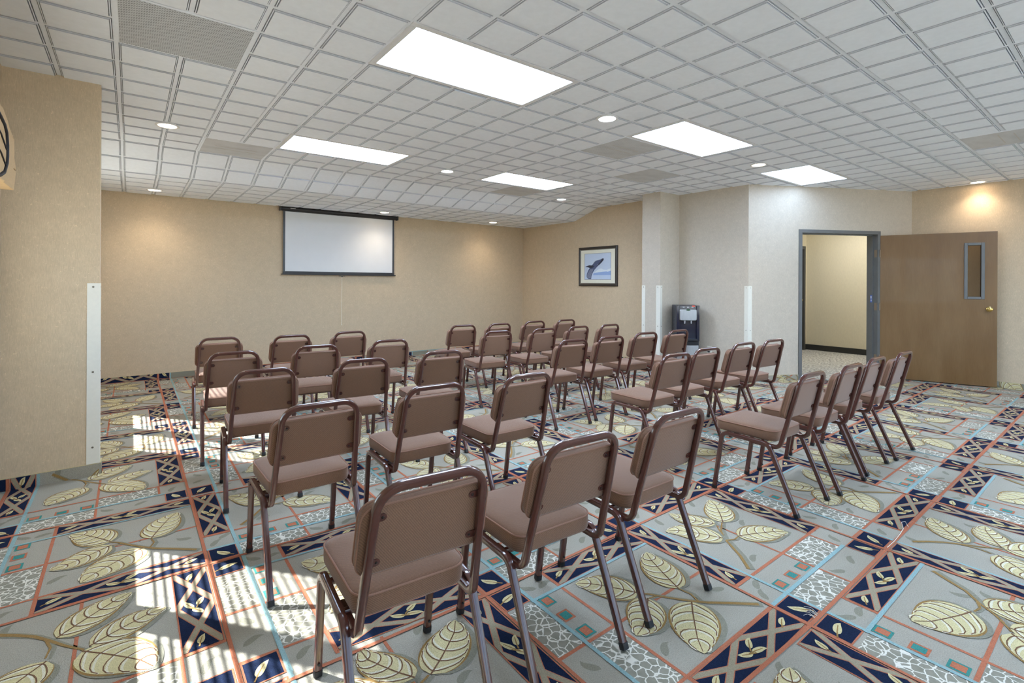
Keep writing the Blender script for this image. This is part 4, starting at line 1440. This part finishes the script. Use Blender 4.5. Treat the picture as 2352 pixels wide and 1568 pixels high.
wall('wall_hall_left', [(XR + WT, HY, 0, 9.60, HY + 0.12, 2.6), (10.66, HY, 0, HX, HY + 0.12, 2.6), (9.60, HY, 2.03, 10.66, HY + 0.12, 2.6)], M_HALLWALL)
wall('wall_hall_right', [(XF + WT, 1.0, 0, HX, 1.12, 2.6)], M_HALLWALL)
mb = MB()
p = [(XR + WT, 3.50), (DA.x + dn.x * WT, DA.y + dn.y * WT), (DB.x + dn.x * WT, DB.y + dn.y * WT), (HX + 0.1, 1.0), (HX + 0.1, HY + 0.1), (XR + WT, HY + 0.1)]
p = p[::-1] if sum(p[i][0] * p[(i + 1) % len(p)][1] - p[(i + 1) % len(p)][0] * p[i][1] for i in range(len(p))) < 0 else p
mb.rings([[(x, y, 2.60) for x, y in p], [(x, y, 2.64) for x, y in p]])
tag(mb.build('ceiling_hall', M_CEIL), kind='structure')
mb = MB(); mb.box(HX - 0.012, 1.12, 0.001, HX, HY, 0.11); tag(mb.build('baseboard_hall', M_HBASE, bevel=0.003), kind='structure')
mb = MB(); mb.box(10.70, HY - 0.012, 0.001, HX - 0.012, HY, 0.11); tag(mb.build('baseboard_hall_left', M_HBASE), kind='structure')
mb = MB()
for b in ((10.64, 0.001, 10.70, 2.07), (9.56, 0.001, 9.62, 2.07), (9.62, 2.01, 10.64, 2.07)):
    mb.box(b[0], HY - 0.02, b[1], b[2], HY + 0.06, b[3])
tag(mb.build('trim_2', mat('dark_hall_door_frame', (70, 70, 66), 0.5)), kind='structure')
mb = MB(); mb.box(9.62, HY + 0.04, 0.012, 10.64, HY + 0.08, 2.01)
d2 = mb.build('door_2', mat('very_dark_brown_door', (48, 38, 30), 0.4)); tag(d2, kind='structure')
mb = MB(); mb.lathe((10.56, HY + 0.04, 1.0), (0, -1, 0), [(0.028, 0), (0.012, 0.01), (0.012, 0.03), (0.026, 0.045), (0.02, 0.06), (0.001, 0.062)], 18); mb.build('door_knob', M_GOLD, d2, smooth=50)
e = empty('hall_ceiling_light', (9.6, 3.1, 2.6))
tag(e, 'warm ceiling light out of sight in the hallway behind the doorway', 'ceiling light')
mb = MB(); mb.box(-0.5, -0.25, -0.02, 0.5, 0.25, 0.0); mb.build('lens', emit('hall_lens', (244, 244, 246), 6.0), e)

# ------------------------------------------------------------------ small things
# pulled thread along the carpet seam
mb = MB()
sweep(mb, [(3.30, 0.812, 0.005), (3.22, 0.804, 0.006), (3.10, 0.800, 0.005), (3.00, 0.802, 0.005)], round_prof(0.0016, 5), (0, 0, 1))
sweep(mb, [(3.30, 0.812, 0.005), (3.36, 0.835, 0.012), (3.385, 0.825, 0.014), (3.34, 0.800, 0.006)], round_prof(0.0013, 5), (0, 0, 1))
tag(mb.build('loose_thread', mat('white_thread', (225, 220, 205), 0.9)), 'pulled white thread lying along the carpet seam on the right', 'thread')
mb = MB()
rr = random.Random(11)
for k in range(9):
    a = rr.uniform(1.2, 2.4); l = rr.uniform(0.02, 0.055)
    p0 = Vector((2.155 + rr.uniform(-0.02, 0.02), 0.806, 0.005))
    sweep(mb, [p0, p0 + Vector((math.cos(a) * l * 0.6, math.sin(a) * l * 0.6, 0.006)), p0 + Vector((math.cos(a + 0.3) * l, math.sin(a + 0.3) * l, 0.003))], round_prof(0.0008, 4), (0, 0, 1))
tag(mb.build('frayed_threads', MATS['white_thread']), 'tuft of frayed white threads on the carpet seam near the bottom right', 'threads', kind='stuff')
